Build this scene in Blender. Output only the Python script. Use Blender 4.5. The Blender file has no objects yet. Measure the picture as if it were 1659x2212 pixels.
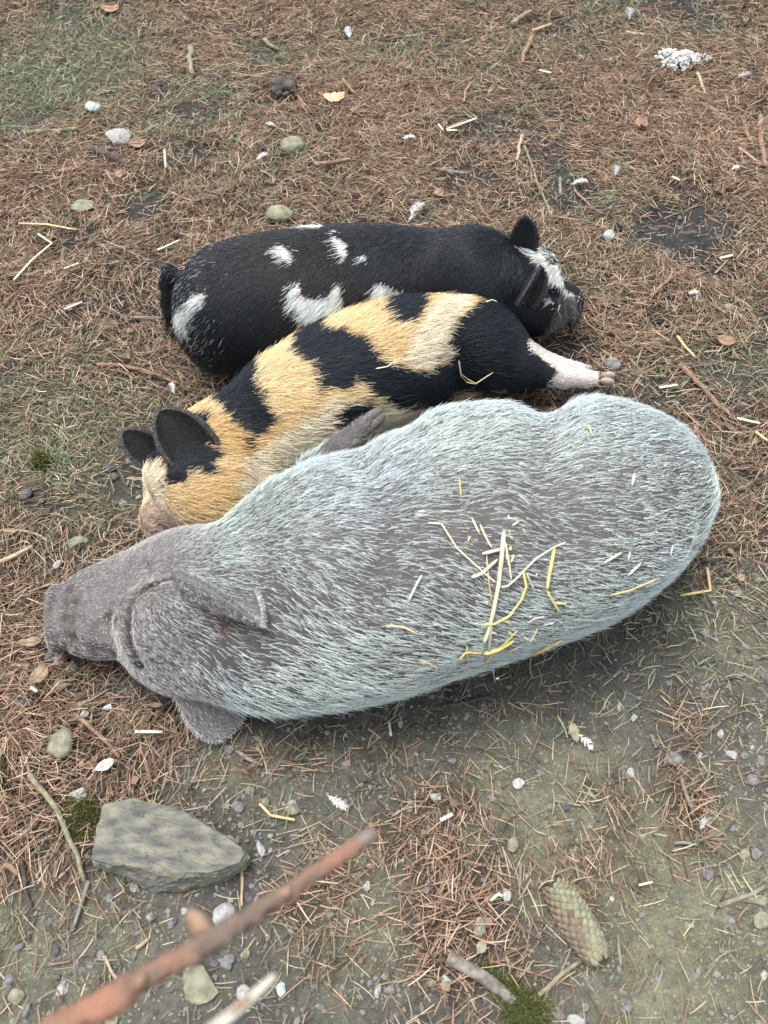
import bpy, bmesh, math, random
import numpy as np
from mathutils import Vector, Matrix
from mathutils.bvhtree import BVHTree

random.seed(7)
RNG = np.random.default_rng(11)
scn = bpy.context.scene
COL = scn.collection

# ------------------------------------------------------------------ camera
PITCH = math.radians(58.0); CAM_H = 1.40
SP, CP = math.sin(PITCH), math.cos(PITCH)
cam_d = bpy.data.cameras.new('camera')
cam = bpy.data.objects.new('camera', cam_d); COL.objects.link(cam)
cam.location = (0, 0, CAM_H)
cam.rotation_euler = (math.pi/2 - PITCH, 0, 0)
cam_d.sensor_fit = 'VERTICAL'; cam_d.sensor_height = 36.0
cam_d.lens = 36.0*1841.0/2212.0
cam_d.clip_start = 0.02; cam_d.clip_end = 300
cam_d.dof.use_dof = True; cam_d.dof.focus_distance = 1.75
cam_d.dof.aperture_fstop = cam_d.lens/5.2
scn.camera = cam

# ------------------------------------------------------------------ world, sun, exposure
w = bpy.data.worlds.new('World'); scn.world = w; w.use_nodes = True
nt = w.node_tree; bg = nt.nodes['Background']
sky = nt.nodes.new('ShaderNodeTexSky'); sky.sky_type = 'NISHITA'; sky.sun_disc = False
SUN_EL, SUN_AZ = math.radians(75), math.radians(-50)
sky.sun_elevation = SUN_EL; sky.sun_rotation = SUN_AZ; sky.dust_density = 3.0
sky.altitude = 100; sky.air_density = 1.0
hs = nt.nodes.new('ShaderNodeHueSaturation'); hs.inputs['Saturation'].default_value = 0.25   # a thinly overcast sky
nt.links.new(sky.outputs[0], hs.inputs['Color']); nt.links.new(hs.outputs[0], bg.inputs[0]); bg.inputs[1].default_value = 0.135
sd = bpy.data.lights.new('sun', 'SUN'); so = bpy.data.objects.new('sun', sd); COL.objects.link(so)
sd.energy = 1.5; sd.angle = math.radians(30); sd.color = (1.0, 0.955, 0.90)
# sun stands behind and left of the animals, high
sdir = Vector((math.sin(SUN_AZ)*math.cos(SUN_EL), math.cos(SUN_AZ)*math.cos(SUN_EL), math.sin(SUN_EL)))
so.rotation_euler = sdir.to_track_quat('Z', 'Y').to_euler(); so.location = (-1, 2, 5)
vs = scn.view_settings
vs.view_transform = 'Standard'; vs.look = 'None'; vs.gamma = 1.0; vs.use_curve_mapping = False
vs.exposure = 1.22
scn.cycles.max_bounces = 6; scn.cycles.diffuse_bounces = 3; scn.cycles.glossy_bounces = 2
scn.cycles.transparent_max_bounces = 4; scn.cycles.caustics_reflective = False; scn.cycles.caustics_refractive = False
try: scn.cycles_curves.shape = 'RIBBONS'
except Exception: pass
try: scn.cycles_curves.subdivisions = 2
except Exception: pass

# ------------------------------------------------------------------ numpy noise
def _hash(i, j, k, seed):
    n = (i*374761393 + j*668265263 + k*2147483647 + seed*974634777) & 0xffffffff
    n = ((n ^ (n >> 13))*1274126177) & 0xffffffff
    n = (n ^ (n >> 16)) & 0xffffffff
    return n.astype(np.float64)/4294967295.0
def vnoise(P, seed=0):
    """value noise in [-1,1] at points P (n,3)"""
    P = np.asarray(P, float); I = np.floor(P).astype(np.int64); Fr = P - I
    Fr = Fr*Fr*(3-2*Fr); r = 0
    for a in (0, 1):
        for b in (0, 1):
            for c in (0, 1):
                wgt = (Fr[:, 0] if a else 1-Fr[:, 0])*(Fr[:, 1] if b else 1-Fr[:, 1])*(Fr[:, 2] if c else 1-Fr[:, 2])
                r = r + wgt*_hash(I[:, 0]+a, I[:, 1]+b, I[:, 2]+c, seed)
    return r*2-1
def fbm(P, seed=0, oct=3):
    r = 0; a = 1.0; P = np.asarray(P, float); t = 0
    for o in range(oct):
        r = r + a*vnoise(P*(2**o)+o*17.3, seed+o); t += a; a *= .5
    return r/t
def n2(x, y, f, seed=0, oct=2):
    x = np.atleast_1d(np.asarray(x, float)); y = np.atleast_1d(np.asarray(y, float))
    return fbm(np.stack([x*f, y*f, np.full_like(x, 3.7)], 1), seed, oct)

def on_grid(f):
    """the same map, worked out once on a 1 cm grid and read off between its points"""
    x0, y0, h, nx, ny = -1.9, -.65, .01, 381, 420; box = []
    def g(x, y):
        if not box:
            X, Y = np.meshgrid(x0+h*np.arange(nx), y0+h*np.arange(ny), indexing='ij')
            box.append(f(X.ravel(), Y.ravel()).reshape(nx, ny))
        G = box[0]
        x = np.atleast_1d(np.asarray(x, float)); y = np.atleast_1d(np.asarray(y, float))
        a = np.clip((x-x0)/h, 0, nx-1.001); b = np.clip((y-y0)/h, 0, ny-1.001)
        i = a.astype(int); j = b.astype(int); s = a-i; t = b-j
        return G[i, j]*(1-s)*(1-t)+G[i+1, j]*s*(1-t)+G[i, j+1]*(1-s)*t+G[i+1, j+1]*s*t
    return g
def ray(px, py):
    """direction of the camera ray through a pixel of the source image (1659 x 2212 grid)"""
    u = (px-829.5)/1841.0; v = (1106.0-py)/1841.0
    return Vector((u, CP+v*SP, -SP+v*CP))
def at(px, py, z=0.0):  # world position taken from an image pixel, cast to a chosen height
    d = ray(px, py); t = (CAM_H-z)/(-d.z)
    return Vector((d.x*t, d.y*t, z))
HOLES = ((1480, 500, .13, .11, 1.), (340, 205, .07, .05, .9), (430, 240, .09, .05, .9), (450, 335, .06, .04, .8), (1214, 750, .10, .05, .9), (1640, 250, .05, .06, .7), (1000, 285, .07, .05, .7),
         (1550, 585, .06, .05, .9), (300, 470, .05, .03, .7), (1180, 60, .08, .05, .7), (730, 560, .05, .03, .5), (90, 1090, .05, .04, .6), (290, 1040, .05, .07, .8), (1650, 690, .05, .05, .6), (130, 540, .06, .03, .6), (1420, 690, .03, .05, .9), (600, 220, .06, .04, .6), (1250, 410, .06, .04, .7))
@on_grid
def hollow(x, y):
    """rooted-up hollows where dark damp soil shows"""
    g = np.zeros_like(x)
    for (px, py, rx, ry, wgt) in HOLES:
        p = at(px, py); q = ((x-p.x)/rx)**2+((y-p.y)/ry)**2
        g = np.maximum(g, wgt*np.exp(-q*q))
    return np.clip(g*(1+.7*n2(x, y, 16, 57, 2)), 0, 1)
@on_grid
def ground_z(x, y):
    x = np.atleast_1d(np.asarray(x, float)); y = np.atleast_1d(np.asarray(y, float))
    z = .016*n2(x, y, 2.3, 5, 2) + .008*n2(x, y, 9, 8, 2)+.0035*n2(x, y, 21, 9, 2)
    # the animals have worn a shallow bed
    for (bx, by, rx, ry) in ((.0, .70, .62, .26), (-.1, 1.04, .40, .2), (.0, 1.33, .48, .18)):
        d = ((x-bx)/rx)**2+((y-by)/ry)**2
        z = z - .012*np.exp(-d*d)
    return z-.010*hollow(x, y)
def gz(x, y): return float(ground_z(x, y)[0])
def on(px, py, dz=0.0):
    """a point on the ground under that sight line"""
    p = at(px, py, 0)
    for _ in range(3): p = at(px, py, gz(p.x, p.y)+dz)
    return p
def litter_lift(px, py, k=.020):
    p = at(px, py); return k*float(litter_density(np.array([p.x]), np.array([p.y]))[0])
def mpp(px, py):  # metres per image pixel at that ground point
    p = at(px, py, 0); d = (p.y*CP-(p.z-CAM_H)*SP); return d/1841.0

# ------------------------------------------------------------------ materials
def new_mat(name):
    m = bpy.data.materials.new(name); m.use_nodes = True
    return m, m.node_tree, m.node_tree.nodes['Principled BSDF']
def noise_mat(name, c1, c2, scale=20, rough=.85, bump=.3, bscale=None, c3=None, detail=6, dist=.002, spec=.2, stretch=None):
    m, nt, b = new_mat(name); N = nt.nodes; L = nt.links
    tc = N.new('ShaderNodeTexCoord'); src = tc.outputs['Object']
    if stretch:
        mp = N.new('ShaderNodeMapping'); mp.inputs['Scale'].default_value = stretch
        L.new(src, mp.inputs[0]); src = mp.outputs[0]
    oi = N.new('ShaderNodeObjectInfo')
    ad = N.new('ShaderNodeVectorMath'); ad.operation = 'MULTIPLY_ADD'
    L.new(oi.outputs['Random'], ad.inputs[0]); ad.inputs[1].default_value = (13, 7, 5); L.new(src, ad.inputs[2]); src = ad.outputs[0]
    n = N.new('ShaderNodeTexNoise'); n.inputs['Scale'].default_value = scale; n.inputs['Detail'].default_value = detail
    L.new(src, n.inputs['Vector'])
    r = N.new('ShaderNodeValToRGB'); r.color_ramp.elements[0].position = .34; r.color_ramp.elements[1].position = .66
    r.color_ramp.elements[0].color = (*c1, 1); r.color_ramp.elements[1].color = (*c2, 1)
    if c3:
        e = r.color_ramp.elements.new(.8); e.color = (*c3, 1)
    L.new(n.outputs[0], r.inputs[0]); L.new(r.outputs[0], b.inputs['Base Color'])
    n2_ = N.new('ShaderNodeTexNoise'); n2_.inputs['Scale'].default_value = bscale or scale*4; n2_.inputs['Detail'].default_value = 8
    L.new(src, n2_.inputs['Vector'])
    bp = N.new('ShaderNodeBump'); bp.inputs['Strength'].default_value = bump; bp.inputs['Distance'].default_value = dist
    L.new(n2_.outputs[0], bp.inputs['Height']); L.new(bp.outputs[0], b.inputs['Normal'])
    b.inputs['Roughness'].default_value = rough; b.inputs['Specular IOR Level'].default_value = spec
    return m
def strand_mat(name, rough=.6, spec=.3, attr='col', trans=0.0):
    m, nt, b = new_mat(name); N = nt.nodes; L = nt.links
    a = N.new('ShaderNodeAttribute'); a.attribute_name = attr
    L.new(a.outputs['Color'], b.inputs['Base Color'])
    b.inputs['Roughness'].default_value = rough; b.inputs['Specular IOR Level'].default_value = spec
    return m
def vcol_mat(name, rough=.7, spec=.25, bump=.25, bscale=180, dist=.0015):
    m, nt, b = new_mat(name); N = nt.nodes; L = nt.links
    a = N.new('ShaderNodeAttribute'); a.attribute_name = 'col'
    tc = N.new('ShaderNodeTexCoord')
    n = N.new('ShaderNodeTexNoise'); n.inputs['Scale'].default_value = 60; n.inputs['Detail'].default_value = 6
    L.new(tc.outputs['Object'], n.inputs['Vector'])
    mx = N.new('ShaderNodeMix'); mx.data_type = 'RGBA'; mx.blend_type = 'MULTIPLY'; mx.inputs[0].default_value = .5
    rr = N.new('ShaderNodeMapRange'); rr.inputs[1].default_value = .3; rr.inputs[2].default_value = .7; rr.inputs[3].default_value = .55; rr.inputs[4].default_value = 1.35
    L.new(n.outputs[0], rr.inputs[0]); L.new(a.outputs['Color'], mx.inputs[6]); L.new(rr.outputs[0], mx.inputs[7])
    L.new(mx.outputs[2], b.inputs['Base Color'])
    v = N.new('ShaderNodeTexNoise'); v.inputs['Scale'].default_value = bscale; v.inputs['Detail'].default_value = 5
    L.new(tc.outputs['Object'], v.inputs['Vector'])
    bp = N.new('ShaderNodeBump'); bp.inputs['Strength'].default_value = bump; bp.inputs['Distance'].default_value = dist
    L.new(v.outputs[0], bp.inputs['Height']); L.new(bp.outputs[0], b.inputs['Normal'])
    b.inputs['Roughness'].default_value = rough; b.inputs['Specular IOR Level'].default_value = spec
    return m

M = {}
M['skin'] = vcol_mat('pig_skin')
M['coat'] = strand_mat('pig_hair', .55, .35)
M['coat_black'] = strand_mat('black_pig_hair', .32, .42)
M['hoof'] = noise_mat('hoof_horn', (.07, .065, .06), (.24, .225, .20), 5, .75, .7, 14, dist=.003)
M['hoof_pale'] = noise_mat('pale_hoof_horn', (.28, .22, .19), (.48, .39, .34), 4, .7, .5, 12)
M['bark_chip'] = noise_mat('bark_chip', (.20, .145, .10), (.36, .27, .19), 60, .9, .6, 300)
M['needle'] = strand_mat('needle', .65, .25)
M['stone_grey'] = noise_mat('stone_grey', (.12, .12, .122), (.24, .235, .23), 1.8, .9, .6, 7)
M['stone_pale'] = noise_mat('stone_pale', (.24, .24, .235), (.42, .42, .40), 1.8, .88, .5, 7)
M['stone_white'] = noise_mat('stone_white', (.30, .305, .30), (.48, .485, .47), 1.6, .8, .4, 7)
M['stone_olive'] = noise_mat('stone_olive', (.15, .15, .108), (.28, .28, .195), 1.8, .92, .5, 7)
M['stone_mint'] = noise_mat('stone_mint', (.30, .36, .335), (.46, .54, .51), 1.6, .8, .4, 7)
M['stone_dark'] = noise_mat('stone_dark', (.06, .06, .065), (.13, .128, .13), 1.8, .88, .6, 7)
M['stone_brown'] = noise_mat('stone_brown', (.14, .10, .075), (.25, .18, .135), 1.8, .88, .5, 7)
M['slab'] = noise_mat('slate_slab', (.095, .095, .096), (.225, .224, .172), 26, .95, .8, 60, detail=10, dist=.004, stretch=(1, 2.6, 3))
M['clod'] = noise_mat('earth_clod', (.055, .05, .048), (.12, .11, .10), 40, .95, .8, 160, dist=.004)
M['twig_grey'] = noise_mat('grey_twig_bark', (.14, .13, .115), (.27, .25, .215), 90, .85, .8, 380)
M['twig_brown'] = noise_mat('brown_twig_bark', (.16, .10, .07), (.32, .215, .15), 90, .8, .8, 380)
M['twig_tan'] = noise_mat('tan_twig_wood', (.34, .25, .165), (.50, .385, .27), 90, .75, .8, 380)
M['twig_olive'] = noise_mat('olive_twig_bark', (.17, .165, .11), (.30, .285, .19), 90, .85, .8, 380)
M['twig_dark'] = noise_mat('dark_twig_bark', (.05, .045, .04), (.12, .105, .09), 90, .85, .8, 380)
M['twig_red'] = noise_mat('reddish_bark', (.15, .115, .092), (.34, .165, .105), 22, .9, .9, 150, c3=(.42, .33, .25), dist=.004)
M['cut'] = noise_mat('cut_wood', (.24, .14, .09), (.36, .23, .15), 90, .8, .2)
M['straw'] = noise_mat('straw_yellow', (.56, .44, .13), (.72, .60, .24), 60, .5, .2, 200, spec=.4)
M['straw_pale'] = noise_mat('straw_pale', (.58, .55, .34), (.74, .71, .50), 60, .5, .2, 200, spec=.4)
M['straw_white'] = noise_mat('straw_white', (.46, .445, .37), (.62, .60, .53), 60, .5, .2, 200, spec=.4)
M['straw_tan'] = noise_mat('straw_tan', (.50, .35, .16), (.68, .50, .27), 60, .55, .2, 200, spec=.4)
M['leaf_tan'] = noise_mat('leaf_tan', (.52, .37, .21), (.70, .54, .36), 40, .7, .3, 160)
M['leaf_brown'] = noise_mat('leaf_brown', (.20, .125, .085), (.36, .24, .17), 40, .75, .3, 160)
M['leaf_yellow'] = noise_mat('leaf_yellow', (.62, .46, .20), (.80, .66, .36), 40, .7, .3, 160)
M['leaf_white'] = noise_mat('leaf_white', (.48, .46, .42), (.64, .62, .58), 40, .7, .3, 160)
M['leaf_olive'] = noise_mat('leaf_olive', (.24, .23, .16), (.36, .34, .24), 40, .8, .3, 160)
M['feather'] = noise_mat('feather', (.5, .5, .47), (.66, .66, .64), 60, .75, .2, 200)
M['feather_grey'] = noise_mat('grey_feather', (.25, .26, .27), (.5, .51, .52), 60, .75, .2, 200)
M['crumb'] = noise_mat('white_crumbs', (.30, .30, .285), (.68, .68, .66), 70, .9, .6, 260)
M['cone_scale'] = noise_mat('cone_scale', (.13, .105, .078), (.25, .20, .142), 90, .9, .4, 260, c3=(.24, .225, .16))
M['pale_bark'] = noise_mat('pale_bark', (.34, .34, .28), (.5, .5, .43), 30, .9, .5, 200)
M['cone_scale_dusty'] = noise_mat('dusty_cone_scale', (.16, .155, .11), (.29, .28, .195), 90, .95, .5, 260)
M['cone_core'] = noise_mat('cone_core', (.05, .035, .025), (.09, .065, .045), 60, .9, .3)
M['eye'] = noise_mat('eye_dark', (.008, .007, .007), (.015, .013, .012), 50, .2, .0, spec=.5)
M['nostril'] = noise_mat('nostril_dark', (.015, .013, .013), (.03, .026, .026), 50, .6, .1)

# ground: bare grey earth, khaki dust, brown litter mould and green films, laid by plan position
def ground_material():
    m, nt, b = new_mat('forest_floor_earth'); N = nt.nodes; L = nt.links
    tc = N.new('ShaderNodeTexCoord'); at_ = N.new('ShaderNodeAttribute'); at_.attribute_name = 'col'
    def noise(s, d=8, r=.6):
        n = N.new('ShaderNodeTexNoise'); n.inputs['Scale'].default_value = s; n.inputs['Detail'].default_value = d; n.inputs['Roughness'].default_value = r
        L.new(tc.outputs['Object'], n.inputs['Vector']); return n
    nA = noise(14); nB = noise(75, 8, .7); nC = noise(260, 6, .7)
    ad = N.new('ShaderNodeMath'); ad.operation = 'ADD'; L.new(nA.outputs[0], ad.inputs[0]); L.new(nB.outputs[0], ad.inputs[1])
    mr = N.new('ShaderNodeMapRange'); mr.inputs[1].default_value = .7; mr.inputs[2].default_value = 1.3; mr.inputs[3].default_value = .42; mr.inputs[4].default_value = 1.5
    L.new(ad.outputs[0], mr.inputs[0])
    mx = N.new('ShaderNodeMix'); mx.data_type = 'RGBA'; mx.blend_type = 'MULTIPLY'; mx.inputs[0].default_value = .9
    L.new(at_.outputs['Color'], mx.inputs[6]); L.new(mr.outputs[0], mx.inputs[7])
    L.new(mx.outputs[2], b.inputs['Base Color'])
    h = N.new('ShaderNodeMath'); h.operation = 'MULTIPLY_ADD'; h.inputs[1].default_value = .5
    L.new(nC.outputs[0], h.inputs[0]); L.new(nB.outputs[0], h.inputs[2])
    bp = N.new('ShaderNodeBump'); bp.inputs['Strength'].default_value = 1.0; bp.inputs['Distance'].default_value = .012
    L.new(h.outputs[0], bp.inputs['Height']); L.new(bp.outputs[0], b.inputs['Normal'])
    b.inputs['Roughness'].default_value = .95; b.inputs['Specular IOR Level'].default_value = .1
    return m
M['ground'] = ground_material()

# ------------------------------------------------------------------ object helpers
def tag(o, label=None, cat=None, group=None, kind=None):
    if label: o['label'] = label
    if cat: o['category'] = cat
    if group: o['group'] = group
    if kind: o['kind'] = kind
    return o
def mesh_obj(name, V, Fc, mat, parent=None, smooth=True, cols=None):
    me = bpy.data.meshes.new(name)
    V = np.asarray(V, float)
    me.from_pydata(V.tolist() if len(V) < 5000 else V, [], Fc if isinstance(Fc, list) else Fc.tolist())
    if smooth: me.polygons.foreach_set('use_smooth', np.ones(len(me.polygons), bool))
    if cols is not None:
        ca = me.attributes.new('col', 'FLOAT_COLOR', 'POINT')
        ca.data.foreach_set('color', np.concatenate([cols, np.ones((len(cols), 1))], 1).ravel())
    me.materials.append(M[mat] if isinstance(mat, str) else mat)
    me.update()
    o = bpy.data.objects.new(name, me); COL.objects.link(o)
    if parent: o.parent = parent
    return o
def empty(name, loc):
    o = bpy.data.objects.new(name, None); COL.objects.link(o); o.location = loc; o.empty_display_size = .02
    return o
def keep_world(child, parent):
    child.parent = parent
    child.matrix_parent_inverse = Matrix.Translation(-Vector(parent.location))
def strands(name, pts, rad, col, mat, parent=None):
    """pts (n,k,3), rad (k,) or (n,k), col (n,3): a bundle of hair curves"""
    n, k, _ = pts.shape
    hc = bpy.data.hair_curves.new(name)
    hc.add_curves([k]*n)
    hc.attributes['position'].data.foreach_set('vector', np.ascontiguousarray(pts, np.float32).ravel())
    ra = hc.attributes.get('radius') or hc.attributes.new('radius', 'FLOAT', 'POINT')
    rad = np.broadcast_to(np.asarray(rad, np.float32), (n, k))
    ra.data.foreach_set('value', np.ascontiguousarray(rad).ravel())
    ca = hc.attributes.new('col', 'FLOAT_COLOR', 'CURVE')
    ca.data.foreach_set('color', np.concatenate([col, np.ones((n, 1))], 1).astype(np.float32).ravel())
    hc.materials.append(M[mat])
    o = bpy.data.objects.new(name, hc); COL.objects.link(o)
    if parent: keep_world(o, parent)
    return o

def norm(v): return v/np.maximum(np.linalg.norm(v, axis=-1, keepdims=True), 1e-9)

def in_poly(px, py, poly):
    poly = np.asarray(poly, float); r = np.zeros(len(px), bool); n = len(poly)
    for i in range(n):
        x1, y1 = poly[i]; x2, y2 = poly[(i+1) % n]
        if y1 == y2: continue
        c = ((py >= min(y1, y2)) & (py < max(y1, y2)))
        r ^= c & (px < (x2-x1)*(py-y1)/(y2-y1)+x1)
    return r

# ------------------------------------------------------------------ ground sheet
LITTER = [  # brown needle litter: plan blobs given by image pixel centre, half sizes in metres, weight
]
@on_grid
def litter_density(x, y):
    """how much needle litter lies at a plan point, 0..1"""
    n = n2(x, y, 3.2, 21, 3)+.55*n2(x, y, 8.5, 24, 2)
    base = .60+1.0*n
    far = np.clip((y-.95)/.35, 0, 1)
    left = np.clip((-.27-x)/.15, 0, 1)*np.clip((y-.18)/.12, 0, 1)
    right = np.clip((x-.52)/.12, 0, 1)*np.clip((y-.6)/.2, 0, 1)
    d = base*np.maximum(np.maximum(far, left*.85), right)*(1-.72*np.clip(greenness(x, y)*1.3-.15, 0, 1))
    for (px, py, rx, ry, wgt) in ((990, 1960, .08, .12, .75), (690, 1960, .06, .07, .45), (900, 1830, .08, .045, .5), (1260, 1900, .07, .05, .5), (620, 1640, .10, .03, .25),
                                  (1490, 1750, .035, .07, .6), (1490, 1560, .03, .05, .45), (720, 1880, .05, .06, .35), (60, 1500, .14, .12, .5), (60, 1750, .16, .2, .6),
                                  (260, 1620, .12, .06, .5), (1330, 1740, .04, .06, .3), (960, 1740, .07, .06, .4)):
        p = at(px, py); q = ((x-p.x)/rx)**2+((y-p.y)/ry)**2
        d = np.maximum(d, wgt*np.exp(-q)*(1+.5*n2(x, y, 14, 4)))
    for (px, py, rx, ry, wgt) in ((1480, 500, .16, .14, .95), (130, 150, .30, .22, .75), (420, 240, .16, .14, .7), (160, 980, .16, .14, .75), (1214, 750, .09, .05, .9),
                                  (300, 1010, .06, .12, .8), (60, 2060, .15, .12, .8), (880, 90, .16, .12, .45), (230, 300, .1, .08, .4), (330, 760, .1, .06, .4), (90, 800, .12, .1, .4),
                                  (180, 1180, .10, .07, .6), (300, 1480, .12, .04, .9), (1290, 60, .12, .08, .4), (560, 1130, .5, .1, .3), (1460, 1350, .2, .12, .95), (1640, 680, .06, .06, .3)):
        p = at(px, py); q = ((x-p.x)/rx)**2+((y-p.y)/ry)**2
        d = d*(1-wgt*np.exp(-q))
    return np.clip(d, 0, 1)*(1-.93*hollow(x, y))
@on_grid
def khaki(x, y):
    k = np.zeros_like(x)
    for (px, py, rx, ry, wgt) in ((1150, 1700, .26, .10, .9), (1400, 2000, .28, .26, 1.0), (130, 150, .34, .25, .5), (160, 1000, .2, .16, .6), (70, 2060, .2, .16, .8), (560, 1650, .3, .06, .5), (420, 210, .2, .1, .4), (1620, 1450, .1, .2, .6), (870, 1620, .2, .08, .6), (1000, 1800, .14, .1, .7), (800, 2000, .16, .16, .7), (300, 2080, .2, .12, .45), (700, 1720, .2, .1, .5), (1250, 1850, .2, .2, .8)):
        p = at(px, py); q = ((x-p.x)/rx)**2+((y-p.y)/ry)**2
        k = np.maximum(k, wgt*np.exp(-q))
    return np.clip(k*(1+.9*n2(x, y, 8, 33, 3)), 0, 1)
@on_grid
def greenness(x, y):
    g = np.clip(1.0*n2(x, y, 3.1, 51, 3)+.10, 0, .7)
    for (px, py, rx, ry, wgt) in ((110, 170, .34, .26, 1.0), (420, 240, .22, .18, .9), (130, 970, .24, .2, .9), (900, 110, .2, .14, .7), (1140, 100, .18, .12, .6), (100, 790, .2, .1, .6), (1330, 420, .1, .1, .5), (1500, 90, .3, .1, .5), (640, 130, .15, .1, .5)):
        p = at(px, py); q = ((x-p.x)/rx)**2+((y-p.y)/ry)**2
        g = np.maximum(g, wgt*np.exp(-q)*(1+.6*n2(x, y, 9, 52, 2)))
    return np.clip(.72*g, 0, .8)*np.clip((y-.4)/.4, 0, 1)*(1-hollow(x, y))
def ground_colour(x, y):
    grey = np.array([.105, .103, .101]); kh = np.array([.235, .236, .165]); br = np.array([.085, .060, .046]); gn = np.array([.135, .138, .10])
    d = litter_density(x, y); k = khaki(x, y)
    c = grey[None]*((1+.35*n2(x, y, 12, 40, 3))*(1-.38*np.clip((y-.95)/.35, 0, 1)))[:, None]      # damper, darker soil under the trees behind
    g = greenness(x, y)
    c = c*(1-k[:, None])+kh*k[:, None]
    c = c*(1-g[:, None])+gn*g[:, None]
    t = np.clip(d*1.25, 0, 1)[:, None]
    c = c*(1-t)+br*t; h = .9*hollow(x, y)[:, None]
    return c*(1-h)+np.array([.052, .051, .052])*h
def build_ground():
    xs = np.concatenate([[-80, -30, -10, -4, -2.4], np.linspace(-1.75, 1.75, 300), [2.4, 4, 10, 30, 80]])
    ys = np.concatenate([[-80, -30, -8, -3, -1.2], np.linspace(-.5, 3.4, 340), [4, 6, 12, 30, 80]])
    X, Y = np.meshgrid(xs, ys); x = X.ravel(); y = Y.ravel()
    z = ground_z(x, y)+.0035*n2(x, y, 30, 61, 2)*(1-.6*litter_density(x, y))
    nx, ny = len(xs), len(ys)
    idx = np.arange(nx*ny).reshape(ny, nx)
    Fc = np.stack([idx[:-1, :-1], idx[:-1, 1:], idx[1:, 1:], idx[1:, :-1]], -1).reshape(-1, 4)
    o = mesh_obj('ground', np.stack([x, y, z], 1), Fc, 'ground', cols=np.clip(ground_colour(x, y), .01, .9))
    tag(o, 'bare grey and khaki earth of the pig pen with needle litter', kind='structure')
    return o
build_ground()
# ------------------------------------------------------------------ the pigs: implicit bodies meshed as one surface
def smin(a, b, k):
    h = np.clip(.5+.5*(b-a)/k, 0, 1)
    return b*(1-h)+a*h-k*h*(1-h)
def gauss_smooth(a, s):
    r = int(3*s)+1; k = np.exp(-.5*(np.arange(-r, r+1)/s)**2); k /= k.sum()
    return np.convolve(np.pad(a, r, mode='edge'), k, 'valid')
def f_sweep(X, Y, Z, tab, smooth=2.0):
    """body of cross-sections (x, yc, zc, ry, rz) along x"""
    t = np.array(tab); xs = np.linspace(t[0, 0], t[-1, 0], 240)
    T = [gauss_smooth(np.interp(xs, t[:, 0], t[:, i]), smooth*2) for i in range(1, 5)]
    ends = np.minimum(xs-xs[0], xs[-1]-xs)
    yc, zc, ry, rz = [np.interp(X, xs, q) for q in T]
    q = np.sqrt(((Y-yc)/ry)**2+((Z-zc)/rz)**2)-1
    f = q*np.minimum(ry, rz)
    out = np.maximum(xs[0]-X, X-xs[-1])
    return np.where(out > 0, np.maximum(f, 0)+out, np.maximum(f, out))
def f_ell(X, Y, Z, c, r, yaw=0., pit=0.):
    dx, dy, dz = X-c[0], Y-c[1], Z-c[2]
    ca, sa = math.cos(yaw), math.sin(yaw)
    a = ca*dx+sa*dy; b = -sa*dx+ca*dy
    cp, sp = math.cos(pit), math.sin(pit)
    a, e = cp*a+sp*dz, -sp*a+cp*dz
    k0 = np.sqrt((a/r[0])**2+(b/r[1])**2+(e/r[2])**2)
    k1 = np.sqrt((a/r[0]**2)**2+(b/r[1]**2)**2+(e/r[2]**2)**2)
    return k0*(k0-1)/np.maximum(k1, 1e-6)
def f_cone(X, Y, Z, p, q, r0, r1):
    ax, ay, az = q[0]-p[0], q[1]-p[1], q[2]-p[2]
    L = ax*ax+ay*ay+az*az
    t = np.clip(((X-p[0])*ax+(Y-p[1])*ay+(Z-p[2])*az)/L, 0, 1)
    d = np.sqrt((X-p[0]-t*ax)**2+(Y-p[1]-t*ay)**2+(Z-p[2]-t*az)**2)
    return d-(r0+(r1-r0)*t)
def d_line(X, Y, Z, pts):
    d = None
    for p, q in zip(pts[:-1], pts[1:]):
        e = f_cone(X, Y, Z, p, q, 0, 0); d = e if d is None else np.minimum(d, e)
    return d
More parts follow.
